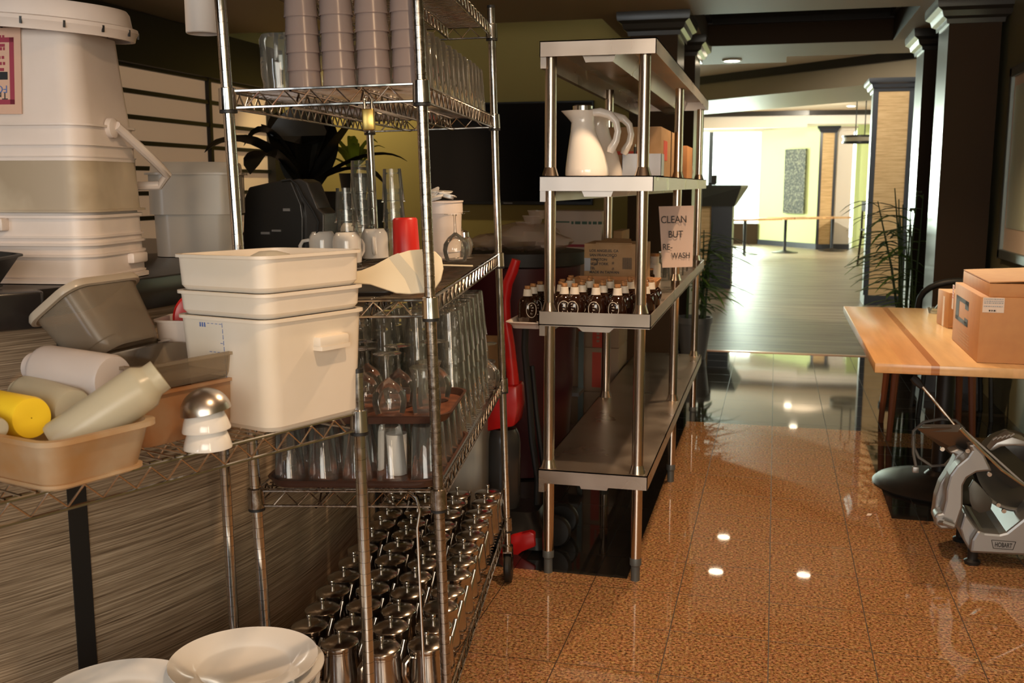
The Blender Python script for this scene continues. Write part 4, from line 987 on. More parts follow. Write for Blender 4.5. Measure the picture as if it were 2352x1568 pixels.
MB().lathe([(.018,0),(.02,.01),(.016,.05),(.012,.06)],16,cap=True).build('glass_body',M['glassd'],t); MB().lathe([(.012,.06),(.017,.066),(.016,.082),(.001,.09)],16).build('cap',M['chrome'],t)
u,v=on2(1040,585,'mid'); v=min(v,UL-.085)
t=thing('white_bucket','small round white bucket heaped with plastic lids at the back of the middle tier','bucket',U2(u-.01,v-.0,'mid'))
b=MB(); b.lathe([(.056,0),(.066,.148),(.070,.149),(.070,.183),(.073,.184),(.073,.189),(.065,.189),(.06,.02),(.001,.02)],36); b.build('body',M['whiteP'],t)
for i,(x,y,z,rx,ry) in enumerate(((-.02,-.01,.170,20,-12),(.015,.0,.172,-8,14),(-.035,.015,.178,30,-25),(.0,.02,.182,5,5))):
    q=thing('plastic_lid',['white plastic lid in the small bucket, leaning at the left','white plastic lid in the small bucket, lying flat at the right','white plastic lid in the small bucket, standing up at the back left','white plastic lid in the small bucket, topmost'][i],'lid',U2(u-.01+x,v+y,'mid',z+.028)@Rx(rx)@Ry(ry),'white plastic lids in the small bucket')
    b=MB(); tub(b,.030,.022,.01,.012,.85,th=.002,rim=.003,rh=.003); b.build('body',M['porcelain'],q)  # small plastic lids heaped in the bucket
t=thing('chopstick','thin pale wooden stick poking out on the middle tier edge','stick',MU2@T(.36,.50,LV['mid']+.035)@Rz(-5)@Ry(2))
MB().tube([(0,0,0),(.10,0,0)],.0022,6).build('shaft',M['spat'],t)
# big spatula leaning at the front of the middle tier
def onpl(px,py,v0,k):  # local plane y = v0 + k*(z-zm)
    zm=LV['mid']; a=MU2i@CAM; r=MU2i.to_3x3()@ray(px,py)
    s=(v0+k*(a.z-zm)-a.y)/(r.y-k*r.z); return a+r*s
out=[(690,590),(745,605),(800,625),(830,620),(860,608),(900,586),(940,574),(975,571),(1000,577),(1014,592),(1018,615),(1012,642),(1000,660),(975,671),(940,674),(910,672),(880,662),(850,652),(800,648),(745,640),(690,618)]
P=[onpl(x,y,.015,.55) for x,y in out]; cpt=sum(P,Vector())/len(P); nrm=Vector((0,1,-.55)).normalized()
t=thing('serving_spatula','large cream rice spatula leaning behind the front post above the shelf edge','spatula',MU2@T(cpt))
b=MB(); b.slab([p-cpt for p in P],nrm*.007); b.build('blade',M['spat'],t,ang=60,bevel=.002)
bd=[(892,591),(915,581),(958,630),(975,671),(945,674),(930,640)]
b=MB(); b.slab([onpl(x,y,.015,.55)-cpt-nrm*.0006 for x,y in bd],nrm*.0005); b.build('shadow_band',M['spatb'],t,smooth=False)  # shadow across the blade painted as a thin darker sheet
# --- lower glass tier
def traytub(label,u,v,hx,hy,lv,dz,cat='tray'):
    t=thing('serving_tray',label,cat,U2(u,v,lv,dz))
    b=MB(); b.loft([ring(hx*.95,hy*.96,.05,.0),ring(hx,hy,.055,.018),ring(hx+.003,hy+.003,.056,.020),ring(hx-.004,hy-.004,.052,.020),ring(hx*.93,hy*.94,.048,.004)],cap1=False); b.build('rim',M['tray_rim'],t)
    b=MB(); b.loft([ring(hx*.93,hy*.94,.048,.0042),ring(hx*.93,hy*.94,.048,.0045)]); b.build('tray_surface',M['brown_tray'],t); return t
traytub('long brown serving tray lying on the lower tier under the tall glasses',.225,.25,.21,.24,'low',0)
traytub('brown serving tray raised on top of the tall glasses, carrying stemmed glasses',.26,.23,.19,.165,'low',TZ-.0,)
b=MB(); b.lathe([(.0375,0),(.0375,.002),(.036,.006),(.029,.126),(.026,.130),(.001,.130)],28)
pt=proto('water_glass','x','glass','tall water glasses upside down on the lower brown tray',MU2,[('body',b,M['glass'])])
pl=[]
for r in range(5):
    for c in range(5):
        pl.append((U2(.06+c*.083,.075+r*.085,'low',.006),'water glass on the lower brown tray, %s row from the front, %s'%(ORD[r],['bar side end','second from the bar side','middle','second from the aisle side','aisle side end'][c])))
multi(pt,pl)
t=proto('white_cup','white plastic cup among the tall water glasses under the raised tray','cup',None,U2(.315,.16,'low',.006),[('body',MB().lathe([(.022,0),(.026,.10),(.001,.10)],24),M['porcelain'])]); t.matrix_basis=U2(.3095-.04+.045,.1175,'low',.006)
# nested pint glasses in stacks
b=MB(); b.lathe([(.041,0),(.0415,.003),(.040,.006),(.0305,.136),(.029,.142),(.001,.142)],20)
c=MB(); c.lathe([(.001,.130),(.029,.131)],16)
pt=proto('pint_glass','x','glass','pint glasses nested upside down in tall stacks on the lower tier',MU2,[('body',b,M['glass']),('thick_base',c,M['glassd'])])
pl=[]
for r in range(7):
    for cI in range(4):
        u=UW-.048-cI*.092; v=.515+r*.094
        if v>1.15 or (r<2 and cI==3 and False): continue
        if cI==0 and r>=6: continue
        nn=5 if (cI<2) else (4 if (r+cI)%2 else 5)
        for k in range(nn):
            pl.append((U2(u,v,'low',.052*k)@Rx(rn.uniform(-.5,.5)),'nested pint glass, %s from the bottom of the %s stack back, %s'%(ORD[k],ORD[r],['aisle column','second column','third column','bar side column'][cI])))
multi(pt,pl)
# steel teapots on the bottom tier
def pots():
    t=thing('teapot','x','teapot',MU2,'small steel teapots in rows on the bottom tier')
    R_=.0485
    b=MB(); b.lathe([(.001,0),(R_*1.02,0),(R_*1.04,.004),(R_*.98,.03),(R_*.90,.088),(R_*.90,.092),(R_*.95,.094),(R_*.95,.098),(R_*.80,.1)],36); body=b.build('body',M['pot'],t)
    b=MB(); b.lathe([(R_*.95,.098),(R_*.965,.101),(R_*.96,.108),(R_*.9,.1115),(R_*.5,.117),(.001,.1185)],36); lid=b.build('lid',M['pot'],t)
    b=MB(); b.lathe([(.004,.117),(.0035,.122),(.0055,.126),(.0065,.133),(.0065,.1375),(.0055,.1395),(.001,.1398)],16); b.build('knob',M['chrome'],lid)
    b=MB(); b.tube([(0,R_*.86,.03),(0,R_*1.12,.05),(0,R_*1.40,.078),(0,R_*1.60,.100)],[.016,.012,.0085,.0065],12,cap=True); b.build('spout',M['pot'],t)
    b=MB(); b.tube([(0,-R_*.86,.088),(0,-R_*1.2,.096),(0,-R_*1.5,.086),(0,-R_*1.55,.055),(0,-R_*1.35,.03),(0,-R_*.97,.02)],.0042,8,flat=2.0,upv=(1,0,0)); b.build('handle',M['pot'],t)
    b=MB(); b.box((-.008,-R_*1.02,.098),(.008,-R_*.8,.106)); b.build('hinge',M['pot'],t,bevel=.002)
    return t
pt=pots(); pl=[]
for cI in range(4):
    for r in range(12):
        u=.060+cI*.1045; v=.038+r*.1085+(cI%2)*.02
        if v>UL-.03: continue
        tl=(rn.uniform(-1.5,1.5)); 
        pl.append((U2(u+rn.uniform(-.004,.004),v+rn.uniform(-.006,.006),'bot',0,-32+rn.uniform(-8,8)),'small steel teapot, %s from the front in the %s'%(ORD[r],['column against the bar','second column from the bar','third column from the bar','aisle side column'][cI])))
multi(pt,pl)
# wire rod hooked on the front of the low tier
t=thing('hooked_rod','long thin steel rod hooked over the lower tier beside the front post','rod',MU2@T(.385,-.012,LV['low']-.02))
MB().tube([(-.03,.02,.0),(-.02,.0,.022),(.0,-.008,.012),(.008,-.01,-.02),(.0,-.01,-.06),(.0,-.01,-.50),(.003,-.01,-.62)],.0032,8).build('shaft',M['chrome'],t)
# hanging white lamp shade at the top left
q=onY(466,78,2.9)
t=thing('cylinder_lamp','plain white cylinder pendant lamp hanging at the top left','lamp',T(q.x,2.9,q.z))
MB().lathe([(.045,.003),(.0475,0),(.05,.003),(.05,.30),(.045,.30),(.045,.003)],32).build('shade',M['shade'],t); MB().tube([(0,0,.3),(0,0,2.65-q.z)],.004,6).build('cord',M['rubber'],t); MB().lathe([(.001,.302),(.05,.30)],24).build('top_cap',M['shade'],t)
# ================================================================ STEEL SHELVING ALONG THE AISLE
SX0,SX1=-.805,-.405; SY0,SY1=3.535,6.275
ZL=[.405,.985,1.462,1.918]
t=thing('steel_shelving','long four tier stainless steel shelving standing beside the aisle','shelving',T((SX0+SX1)/2,(SY0+SY1)/2,0))
hw,hl=(SX1-SX0)/2,(SY1-SY0)/2
for z in ZL:
    b=MB(); lip=.052; zt=z-.045 if z==ZL[1] else z
    b.box((-hw,-hl,zt-.004),(hw,hl,zt))
    for (x0,y0,x1,y1) in ((-hw,-hl,-hw+.003,hl),(hw-.003,-hl,hw,hl),(-hw,-hl,hw,-hl+.003),(-hw,hl-.003,hw,hl)): b.box((x0,y0,z-lip),(x1,y1,z))
    if z in (ZL[0],ZL[1]): pass
    o=b.build('shelf',M['steel'],t,smooth=False)
    b=MB()
    for cx in (-.035,):
        b.prism([(-.075,zt-.004),(-.045,z-.072),(.05,z-.072),(.075,zt-.004)],-hl+.03,hl-.03,'y')
    o2=b.build('stiffener',M['steel'],o,smooth=False)
    b=MB(); b.prism([(-hw+.0,z-.052),(-hw+.0,z-.09),(-hw+.02,z-.09),(-hw+.02,z-.052)],-hl+.015,hl-.03,'y'); b.build('edge_flange',M['steel'],o,smooth=False)
for y in (3.575,4.88,6.23):
    for x in (-.773,-.447):
        b=MB(); b.lathe([(.0205,.075),(.0205,1.87)],20,T(x+.605,y-(SY0+SY1)/2,0)); o=b.build('leg',M['steel_leg'],t)
        b=MB(); 
        b.lathe([(.0165,.0),(.0165,.055),(.0215,.06),(.0215,.085),(.019,.09)],16,T(x+.605,y-(SY0+SY1)/2,0),cap=True); b.build('bullet_foot',M['foot'],o)
        for z in ZL[:3]: MB().lathe([(.030,z),(.026,z+.012),(.0205,z+.03)],16,T(x+.605,y-(SY0+SY1)/2,0)).build('leg_socket',M['steel_leg'],o)
# tier 2 (z 1.462): jugs, boxes
z=ZL[2]
def jug(Mx,label):
    t=thing('vacuum_jug',label,'jug',Mx,'white vacuum jugs on the steel shelf'); h=.232
    secs=[]
    for f,hx,cx in ((0,.078,0),(.02,.080,0),(.12,.078,-.001),(.3,.070,-.004),(.5,.058,-.010),(.68,.046,-.016),(.82,.041,-.018),(.9,.043,-.020),(.96,.049,-.026),(1.0,.053,-.030)):
        n=32; secs.append([(cx+hx*math.cos(2*math.pi*k/n)*(1.0+ (.30*max(0,-math.cos(2*math.pi*k/n))**6 if f>.88 else 0)),hx*.92*math.sin(2*math.pi*k/n),f*h) for k in range(n)])
    MB().loft(secs).build('body',M['porcelain'],t,ang=60)
    b=MB(); b.lathe([(.036,h*.97),(.036,h+.016),(.03,h+.02),(.001,h+.02)],24,T(-.018,0,0)); b.build('steel_top',M['chrome'],t)
    b=MB(); b.tube([(.012,0,h*.965),(.045,0,h*.975),(.080,0,h*.93),(.103,0,h*.83),(.110,0,h*.68),(.104,0,h*.54),(.088,0,h*.42),(.083,0,h*.36)],[.013,.016,.015,.013,.012,.013,.016,.013],12,flat=1.0,upv=(0,1,0)); b.build('handle',M['porcelain'],t,ang=60); return t
j=onY(1322,403,3.72)
jt=jug(T(-.668,3.72,z+.001),'white vacuum jug with curved handle, front one by the near shelf leg')
dup(jt,T(-.66+.008,3.95,z+.001),'white vacuum jug directly behind the front one, mostly hidden')
def cbox(name,label,x0,x1,y0,y1,z0,z1,m,group=None,rz=0,flaps=False,tape=None):
    cx,cy=(x0+x1)/2,(y0+y1)/2; t=thing(name,label,'box',T(cx,cy,z0)@Rz(rz),group); hx,hy,h=(x1-x0)/2,(y1-y0)/2,z1-z0
    b=MB(); b.box((-hx,-hy,0),(hx,hy,h)); b.build('carton',m,t,smooth=True,bevel=.003)
    if tape: MB().box((-.025,-hy-.0008,h*.0),(.025,hy+.0008,h+.0012)).build('tape',tape,t,smooth=False)
    return t,hx,hy,h
yb=4.75
a_=onY(1375,405,yb); c_=onY(1478,290,yb); d_=onX(1530,300,SX1-.02)
t,hx,hy,h=cbox('cardboard_box','closed cardboard box with faint red print behind the jugs on the steel shelf',onY(1368,400,4.4).x,-.478,4.42,5.35,z+.001,onY(1400,292,4.42).z,M['cardb2'])
MB().box((-.1,-hy-.0012,h*.45),(.06,-hy-.0002,h*.52)).build('red_print',M['redprint'],t,smooth=False)
MB().box((hx+.0002,-hy+.10,h*.35),(hx+.0012,-hy+.25,h*.75)).build('red_print',M['redprint'],t,smooth=False)
t,hx,hy,h=cbox('cardboard_box','smaller cardboard box next in line on the jug shelf',-.62,-.45,5.42,5.75,z+.001,onY(1535,335,5.42).z,M['cardb'])
q=onY(1450,400,3.95)
t=thing('pen_holder','grey metal holder with pens beside the jugs','holder',T(-.50,4.0,z+.001))
b=MB(); 
for (x0,y0,x1,y1) in ((-.075,-.05,.075,-.048),(-.075,.048,.075,.05),(-.075,-.05,-.073,.05),(.073,-.05,.075,.05)): b.box((x0,y0,0),(x1,y1,.085))
b.box((-.075,-.05,0),(.075,.05,.003)); b.build('body',M['greymetal'],t,smooth=False)
for i,(x,m) in enumerate(((-.03,'rubber'),(-.012,'rubber'),(.006,'yellow'))):
    p=thing('pen',['black pen in the grey holder, left one','black pen in the grey holder, middle one','yellow pen in the grey holder'][i],'pen',T(-.50+x,3.99,z+.005)@Rx(2),'pens in the grey holder'); MB().tube([(0,0,0),(0,0,.108)],.0055,8).build('barrel',M[m],p); MB().tube([(0,0,.108),(0,0,.118)],.003,8).build('tip',M['chrome'],p)
q=onY(1570,405,5.9)
t=thing('glass_bundle','clear bag of small things with cream top at the far end of the jug shelf','bag',T(q.x,5.95,z+.001))
b=MB(); b.loft([ring(.04,.04,.03,0),ring(.05,.045,.04,.04),ring(.04,.035,.03,.09),ring(.022,.02,.015,.12),ring(.035,.03,.02,.14)]); b.build('bag',M['corrbag'],t)
# tier 3 (z .985): bottles
z=ZL[1]-.045
def bottle():
    t=thing('syrup_bottle','x','bottle',T(0,0,0),'dark round shouldered bottles on the steel shelf'); R_=.036
    b=MB(); b.lathe([(.001,0),(R_*.8,0),(R_*.95,.004),(R_,.02),(R_,.055),(R_*.97,.072),(R_*.82,.088),(R_*.5,.099),(.0125,.105),(.0125,.128)],28); b.build('body',M['amber'],t)
    b=MB(); b.lathe([(.0175,.102),(.0165,.107),(.0145,.126),(.013,.127),(.001,.127)],20); b.build('neck_wrap',M['capw'],t)
    b=MB(); b.lathe([(.0095,.127),(.011,.130),(.011,.139),(.001,.140)],16,cap=True); b.build('cork',M['cork'],t)
    b=MB(); n=20; ring_o=[]; 
    for k in range(n+1):
        a=math.pi*2*k/n; ux,uz=.021*math.cos(a),.052+.027*math.sin(a); th=ux/R_; ring_o.append((R_*1.012*math.sin(th),-R_*1.012*math.cos(th)*(1 if uz<.07 else 1-(uz-.07)*5),uz))
    b.tube(ring_o,.0011,5); 
    rr=random.Random(4)
    for row in range(4):
        zc=.038+row*.0105
        for s_ in range(4):
            x0=-.006+rr.uniform(0,.009); x1=x0+rr.uniform(.001,.004); zz0=zc+rr.uniform(-.003,.002); zz1=zz0+rr.uniform(.001,.004)
            f=lambda x,zz:(x,-math.sqrt(R_*R_-x*x)*1.012,zz); b.add([f(x0,zz0),f(x1,zz0),f(x1,zz1),f(x0,zz1)],[(0,1,2,3)])
    b.build('printed_label',M['capw'],t)
    b=MB(); b.tube([(.024,.0,.094),(.033,-.0,.100),(.040,0,.094),(.0395,0,.080),(.036,0,.066)],.0045,8); b.build('loop_handle',M['amber'],t); return t
pt=bottle(); pl=[]
xs=[onY(px,700,3.62).x for px in (1258,1307,1355,1405,1442)]
for r in range(5):
    for c in range(5):
        x=-.765+c*.0775+(.012 if r%2 else 0); y=3.60+r*.082
        if abs(x+.773)<.06 and r==0: x=-.745+.02
        if x>-.475 and r==0: continue
        pl.append((T(x,y,z+.002)@Rz([12,4,-4,-10,-16][c]+random.uniform(-8,8)),'dark glass bottle with cork, %s row from the front, %s'%(ORD[r],['leftmost','second from left','middle','second from right','rightmost'][c])))
multi(pt,pl)
t=thing('foam_tray','white tray sticking out left under spare dark bottles','tray',T(-.87,3.74,z+.0-.03))
b=MB(); tub(b,.065,.16,.02,.028,.85,th=.003,rim=.006,rh=.003); b.build('body',M['whiteP'],t)
for i,(x,y) in enumerate(((-.875,3.66),(-.875,3.75),(-.868,3.84))): dup(pt,T(x,y,z-.016)@Rz(40),'dark glass bottle in the white side tray, %s from the front'%ORD[i],'dark bottles in the white side tray')
# LOS ANGELES carton
yb=4.35
A=onY(1283,640,yb); B=onY(1480,560,yb)
t,hx,hy,h=cbox('shipping_carton','open cardboard carton printed with a list of cities behind the dark bottles',max(A.x,-.79),-.535,yb,4.60,z+.001,onY(1290,558,yb).z,M['cardb2'])
TX=lambda px,py:(onY(px,py,yb).x-(max(A.x,-.79)-.535)/2, onY(px,py,yb).z-z-.001)
for s_,px,py in (('LOS ANGELES, CA',1354,578),('SAN FRANCISCO',1354,588),('HOUSTON',1354,598),('NEW YORK',1354,608),('TEL',1354,618),('MADE IN TAIWAN',1354,627)):
    x_,z_=TX(px,py); text(s_,.0155,M['cardd'],t,T(x_,-hy-.001,z_),'carton_print',bold=.0003)
x_,z_=TX(1405,620); 
for k in range(3): text(['A','B','O'][k] if False else '#',.018,M['cardd'],t,T(x_,-hy-.001,z_+.025*k),'carton_mark')
b=MB(); x0,z0=TX(1430,618); x1,z1=TX(1452,592)
for k in range(9): b.box((x0+(x1-x0)*k/9,-hy-.0012,z0),(x0+(x1-x0)*(k/9+.06),-hy-.0002,z1))
b.build('barcode',M['cardd'],t,smooth=False)
x0,z0=TX(1300,610); x0=max(x0,-hx+.03); MB().box((x0-.028,-hy-.004,z0-.02),(x0-.002,-hy-.0005,z0+.035)).build('tape_patch',M['greymetal'],t,smooth=False)
b=MB(); b.tube([(x0+.010,-hy-.001,z0+.03),(x0+.024,-hy-.001,z0+.03),(x0+.027,-hy-.001,z0+.02),(x0+.027,-hy-.001,z0+.008),(x0+.012,-hy-.001,z0+.005)],.002,6); b.build('printed_mark',M['cardd'],t)
b=MB(); b.slab([(-hx+.05,-hy,h),(hx-.05,-hy,h),(hx-.07,-hy+.12,h+.012),(-hx+.08,-hy+.12,h+.014)],(0,0,.004)); b.build('flap',M['cardb2'],t,smooth=False)
t=thing('cardboard_tray','small open cardboard tray standing among the dark bottles','box',T(-.615,4.12,z+.001))
b=MB(); b.loft([ring(.145,.07,.004,.03,1),ring(.175,.085,.004,.115,1),ring(.171,.081,.004,.115,1),ring(.141,.066,.004,.034,1)]); b.build('carton',M['cardb'],t,smooth=False); MB().box((-.14,-.06,0),(.14,.06,.03)).build('base',M['cardb'],t,smooth=False)
for i,(px,yy,hh,r) in enumerate(((1503,5.1,.14,.03),(1518,5.5,.10,.03),(1492,5.0,.08,.025))):
    q=onY(px,650,yy); t=thing('small_jar',['tall white jar at the aisle edge behind the carton','short glass jar farther along behind the white jar','small amber jar beside the tall white jar'][i],'jar',T(min(q.x,-.45),yy,z+.001)); MB().lathe([(.001,0),(r,0),(r,hh*.7),(r*.7,hh*.78),(r*.7,hh),(.001,hh)],20).build('body',[M['capw'],M['glassd'],M['amber']][i],t)
    MB().lathe([(r*.72,hh),(r*.72,hh*1.1),(.001,hh*1.1)],16,cap=True).build('stopper',[M['cork'],M['chrome'],M['cork']][i],t)
for i in range(6):
    t=thing('drinking_glass','clear glass standing on the far half of the bottle shelf, %s along'%ORD[i],'glass',T(-.50-.09*(i%2),5.35+.14*i,z+.001),'glasses at the far end of the bottle shelf'); MB().lathe([(.001,.003),(.028,.003),(.034,.12),(.033,.12)],20).build('body',M['glass'],t)
# paper sign
yS=4.845
a_=onY(1513,474,yS); b_=onY(1594,472,yS); c_=onY(1591,612,yS); d_=onY(1522,614,yS)
ox=(a_.x+b_.x)/2
t=thing('paper_sign','handwritten paper sign reading clean but re-wash taped beside the middle shelf leg','sign',T(ox,yS,0))
b=MB(); rows=[]
n=8
for j in range(n+1):
    f=j/n; l=a_.lerp(d_,f); r=b_.lerp(c_,f); row=[]
    for i in range(5):
        g_=i/4; p=l.lerp(r,g_); row.append((p.x-ox,-.006*math.sin(math.pi*g_)-.012*f*f,p.z))
    rows.append(row)
vs=[p for r in rows for p in r]; m_=len(vs); vs2=[(x,y+.0006,z_) for x,y,z_ in vs]
fs=[]
for j in range(n):
    for i in range(4):
        k=j*5+i; fs.append((k,k+1,k+6,k+5)); fs.append((k+m_,k+5+m_,k+6+m_,k+1+m_))
b.add(vs+vs2,fs); b.build('sheet',M['paper'],t)
for s_,px,py,sz in (('CLEAN',1519,512,.047),('BUT',1536,545,.045),('RE-',1523,573,.040),('WASH',1543,592,.037)):
    q=onY(px,py,yS); text(s_,sz,M['cardd'],t,T(q.x-ox,-.026,q.z)@Ry(-2)@Matrix.Scale(.82,4,(1,0,0)),'handwriting',bold=.0002)
# ================================================================ VACUUM, BIN, CARTONS BEHIND THE SHELVES
vy=3.86
vp=onY(1185,1270,vy)
t=thing('upright_vacuum','red and black upright vacuum cleaner between the two shelving units','vacuum cleaner',T(vp.x,vy,0))
V=lambda px,py,dy=0:(lambda q:(q.x-vp.x,dy,q.z))(onY(px,py,vy+dy))
b=MB(); b.tube([V(1186,596),V(1178,622),V(1166,650),V(1160,690),V(1162,740),V(1170,790),V(1176,850),V(1180,905)],[.018,.021,.021,.021,.021,.022,.024,.028],14); b.build('handle',M['red'],t,ang=60)
b=MB(); b.prism([(V(*p)[0],V(*p)[2]) for p in ((1150,880),(1195,880),(1198,930),(1190,972),(1120,985),(1112,975),(1130,925))],-.06,.07,'y'); b.build('upper_housing',M['red'],t,bevel=.012)
MB().lathe([(.058,0),(.066,.04),(.066,.28),(.06,.31),(.05,.33)],28,T(V(1158,1165)[0],0,V(1158,1165)[2]),cap=True).build('dust_canister',M['greyplastic'],t)
b=MB(); b.prism([(V(*p)[0],V(*p)[2]) for p in ((1165,1218),(1195,1203),(1235,1195),(1245,1200),(1248,1228),(1218,1240),(1190,1262),(1170,1268))],-.14,-.02,'y'); b.build('foot_trim',M['red'],t,bevel=.006)
b=MB(); b.loft([ring(.12,.13,.04,.02,5,.03,0),ring(.12,.13,.05,.07,5,.03,0),ring(.09,.09,.05,.15,5,.01,.02)]); b.build('cleaner_head',M['black'],t)
for (x,y) in ((.165,-.02),(.165,.14)): 
    b=MB(); b.lathe([(.02,-.018),(.058,-.016),(.066,-.008),(.066,.008),(.058,.016),(.02,.018)],28,T(x,y,.068)@Rx(90),cap=True); b.build('wheel',M['black'],t)
b=MB(); b.tube([V(1208,730,.05),V(1205,800,.05),V(1214,900,.05),V(1222,1010,.05),V(1235,1100,.05),V(1232,1190,.05)],.014,10); b.tube([V(1222,840,.08),V(1232,950,.08),V(1246,1060,.08),V(1250,1160,.08)],.010,8); b.build('hose',M['rubber'],t)
q=onY(1062,1080,3.78)
t=thing('grey_bin','plain grey plastic bin behind the glass tier','bin',T(q.x,3.80,0))
zt_=.74
b=MB(); tub(b,.105,.10,.03,zt_,.86,th=.004,rim=.006,rh=.01); b.build('body',mat('grey bin plastic',(.34,.33,.29),.5),t)
t=thing('spray_bottle','white bottle with blue printed band behind the grey bin','bottle',T(onY(1128,1100,4.05).x,4.05,.0))
b=MB(); b.lathe([(.04,.33),(.045,.34),(.045,.52),(.02,.56),(.02,.58)],20,cap=True); b.build('body',M['porcelain'],t)
MB().lathe([(.0455,.42),(.0455,.45)],20).build('blue_band',M['ink_blue'],t); MB().box((-.06,-.06,0),(.06,.06,.33)).build('stand',M['rubber'],t,smooth=False)
by=4.95
q=onY(1165,585,by)
t=thing('trash_bin','big round burgundy bin with black rim heaped with clear lids and bags','bin',T(-1.22,by,0))
zt_=onY(1165,583,by-.28).z
MB().lathe([(.001,.01),(.24,.01),(.30,zt_-.06)],40).build('body',M['burg'],t)
MB().lathe([(.30,zt_-.07),(.325,zt_-.06),(.325,zt_-.0),(.30,zt_),(.001,zt_-.01)],40).build('rim',M['rubber'],t)
MB().box((-.10,-.295,.55),(.02,-.28,.72)).build('sticker',M['cardb2'],t,smooth=False)
rnd=random.Random(5)
t=thing('plastic_bags','crumpled clear and white plastic bags lying on the burgundy bin','bag',T(-1.22,by,zt_))
def blob(cx,cy,cz,r,seed,sq=.4,n=18):
    rr=random.Random(seed); b=MB(); ph=[(rr.uniform(2,5),rr.uniform(0,6),rr.uniform(0,6)) for _ in range(6)]; secs=[]
    for i in range(10):
        th=math.pi*(i+.3)/10; row=[]
        for k in range(n):
            a=2*math.pi*k/n; d=1+sum(.06*math.sin(f*a+p+3*th*(j%3))*math.cos(f*th+s) for j,(f,p,s) in enumerate(ph)); row.append((cx+r*d*math.sin(th)*math.cos(a),cy+r*d*math.sin(th)*math.sin(a),cz-r*sq*d*math.cos(th)))
        secs.append(row)
    b.loft(secs); return b
b=blob(.05,-.1,.075,.17,1); b.build('bag_heap',M['corrbag'],t); blob(-.12,-.12,.045,.10,2).build('bag_heap',M['corrbag'],t); blob(.17,-.12,.05,.11,6).build('bag_heap',M['corrbag'],t)
t=thing('plastic_cups','stepped nest of clear plastic tubs on the bags','tub',T(onY(1215,545,by-.1).x,by-.1,zt_+.075))
for i,(x,z_,r) in enumerate(((-.04,.0,.055),(-.015,.03,.05),(.02,.06,.05),(.04,.085,.045))):
    MB().lathe([(r*.8,z_),(r,z_+.035),(r*1.06,z_+.036),(r*1.06,z_+.04)],20,T(x,0,0)).build('tub',M['corrbag'],t)
# white carton stack (behind the bottle shelf)
wy=5.66
a_=onY(1262,560,wy); b_=onY(1382,485,wy)
t,hx,hy,h=cbox('white_carton','white printed carton behind the city carton, near the burgundy bin',a_.x-.02,b_.x+.0,wy,wy+.30,.832,b_.z,M['cardw'])
x0=onY(1272,511,wy).x-(a_.x-.02+b_.x)/2; z0=onY(1272,511,wy).z-.832
MB().box((x0,-hy-.0012,z0),(x0+.09,-hy-.0002,z0+.008)).build('green_band',M['ink_green'],t,smooth=False)
dashes(t,M['ink_green'],x0+.10,x0+.30,[z0-.008],.016,-hy-.0012,-hy-.0002)
MB().box((x0+.07,-hy-.0012,z0-.135),(x0+.22,-hy-.0002,z0-.12)).build('printed_line',M['labelr'],t,smooth=False)
t,hx,hy,h=cbox('cardboard_box','tiny cardboard corner with white tape right of the white carton',onY(1402,560,wy).x+.015,onY(1420,560,wy).x+.02,wy,wy+.3,.832,onY(1400,530,wy).z,M['cardb2'])
MB().box((-hx,-hy-.001,h*.6),(hx,-hy,h*.66),Ry(-30)).build('tape',M['whiteP'],t,smooth=False)
# hand truck with printed cartons under the bottle shelf (seen between the legs)
cy0=5.66
M['cardr']=mat('tan carton',(.36,.25,.17),.7,noise=.3,scale=10,col2=(.31,.21,.14))
grp='printed cartons stacked behind the steel shelving'
def pc(label,px0,px1,z0,z1,prints):
    a=onY(px0,900,cy0).x; c=onY(px1,900,cy0).x
    t,hx,hy,h=cbox('moving_carton',label,a,c,cy0,cy0+.33,z0,z1,M['cardr'],grp)
    for (f0,f1,g0,g1) in prints: MB().box((-hx+2*hx*f0,-hy-.0012,h*g0),(-hx+2*hx*f1,-hy-.0002,h*g1)).build('orange_print',M['redprint'],t,smooth=False)
    return t,hx,hy,h
zz=[.02,.27,.55,.83]
pc('tan carton with orange print, lowest of the stack behind the steel shelving',1262,1420,.0,.265,[(.1,.3,.2,.8),(.55,.75,.1,.6)])
pc('tan carton with orange panel, second of the stack behind the steel shelving',1262,1420,.267,.52,[(.05,.12,.2,.8),(.62,.75,.1,.9),(.85,.88,.3,.9)])
t,hx,hy,h=pc('tan carton with tall orange panel, topmost of the stack behind the steel shelving',1262,1420,.522,.83,[(.10,.38,.45,.95),(.62,.78,.0,1.0),(.42,.47,.1,.9)])
b=MB(); [b.box((-hx+2*hx*.68,-hy-.0022,h*.1+k*.021),(-hx+2*hx*.72,-hy-.0013,h*.1+k*.021+.012)) for k in range(11)]; b.build('carton_print',M['cardr'],t,smooth=False)
t=thing('shelf_cart','grey metal cart with blue posts in front of the tan cartons','cart',T(0,0,0)); cyc=5.50
C_=lambda px,py,Y=cyc:onY(px,py,Y)
t.matrix_basis=T(C_(1330,900).x,cyc,0); ox=C_(1330,900).x
L5=lambda px,py:(C_(px,py).x-ox,C_(px,py).z)
b=MB(); x0,z0=L5(1330,760); x1,_=L5(1342,760); b.box((x0,-.012,.1),(x1,.012,z0)); x2,_=L5(1255,760); b.box((x2,-.012,.1),(x2+.025,.012,z0)); b.build('post',M['silverframe'],t,smooth=False)
for i,py in enumerate((885,1035)):
    x0,z0=L5(1250,py); x1,_=L5(1342,py); b=MB(); b.box((x0,-.16,z0-.02),(x1,.02,z0)); b.build('deck',M['greymetal'],t,smooth=False)
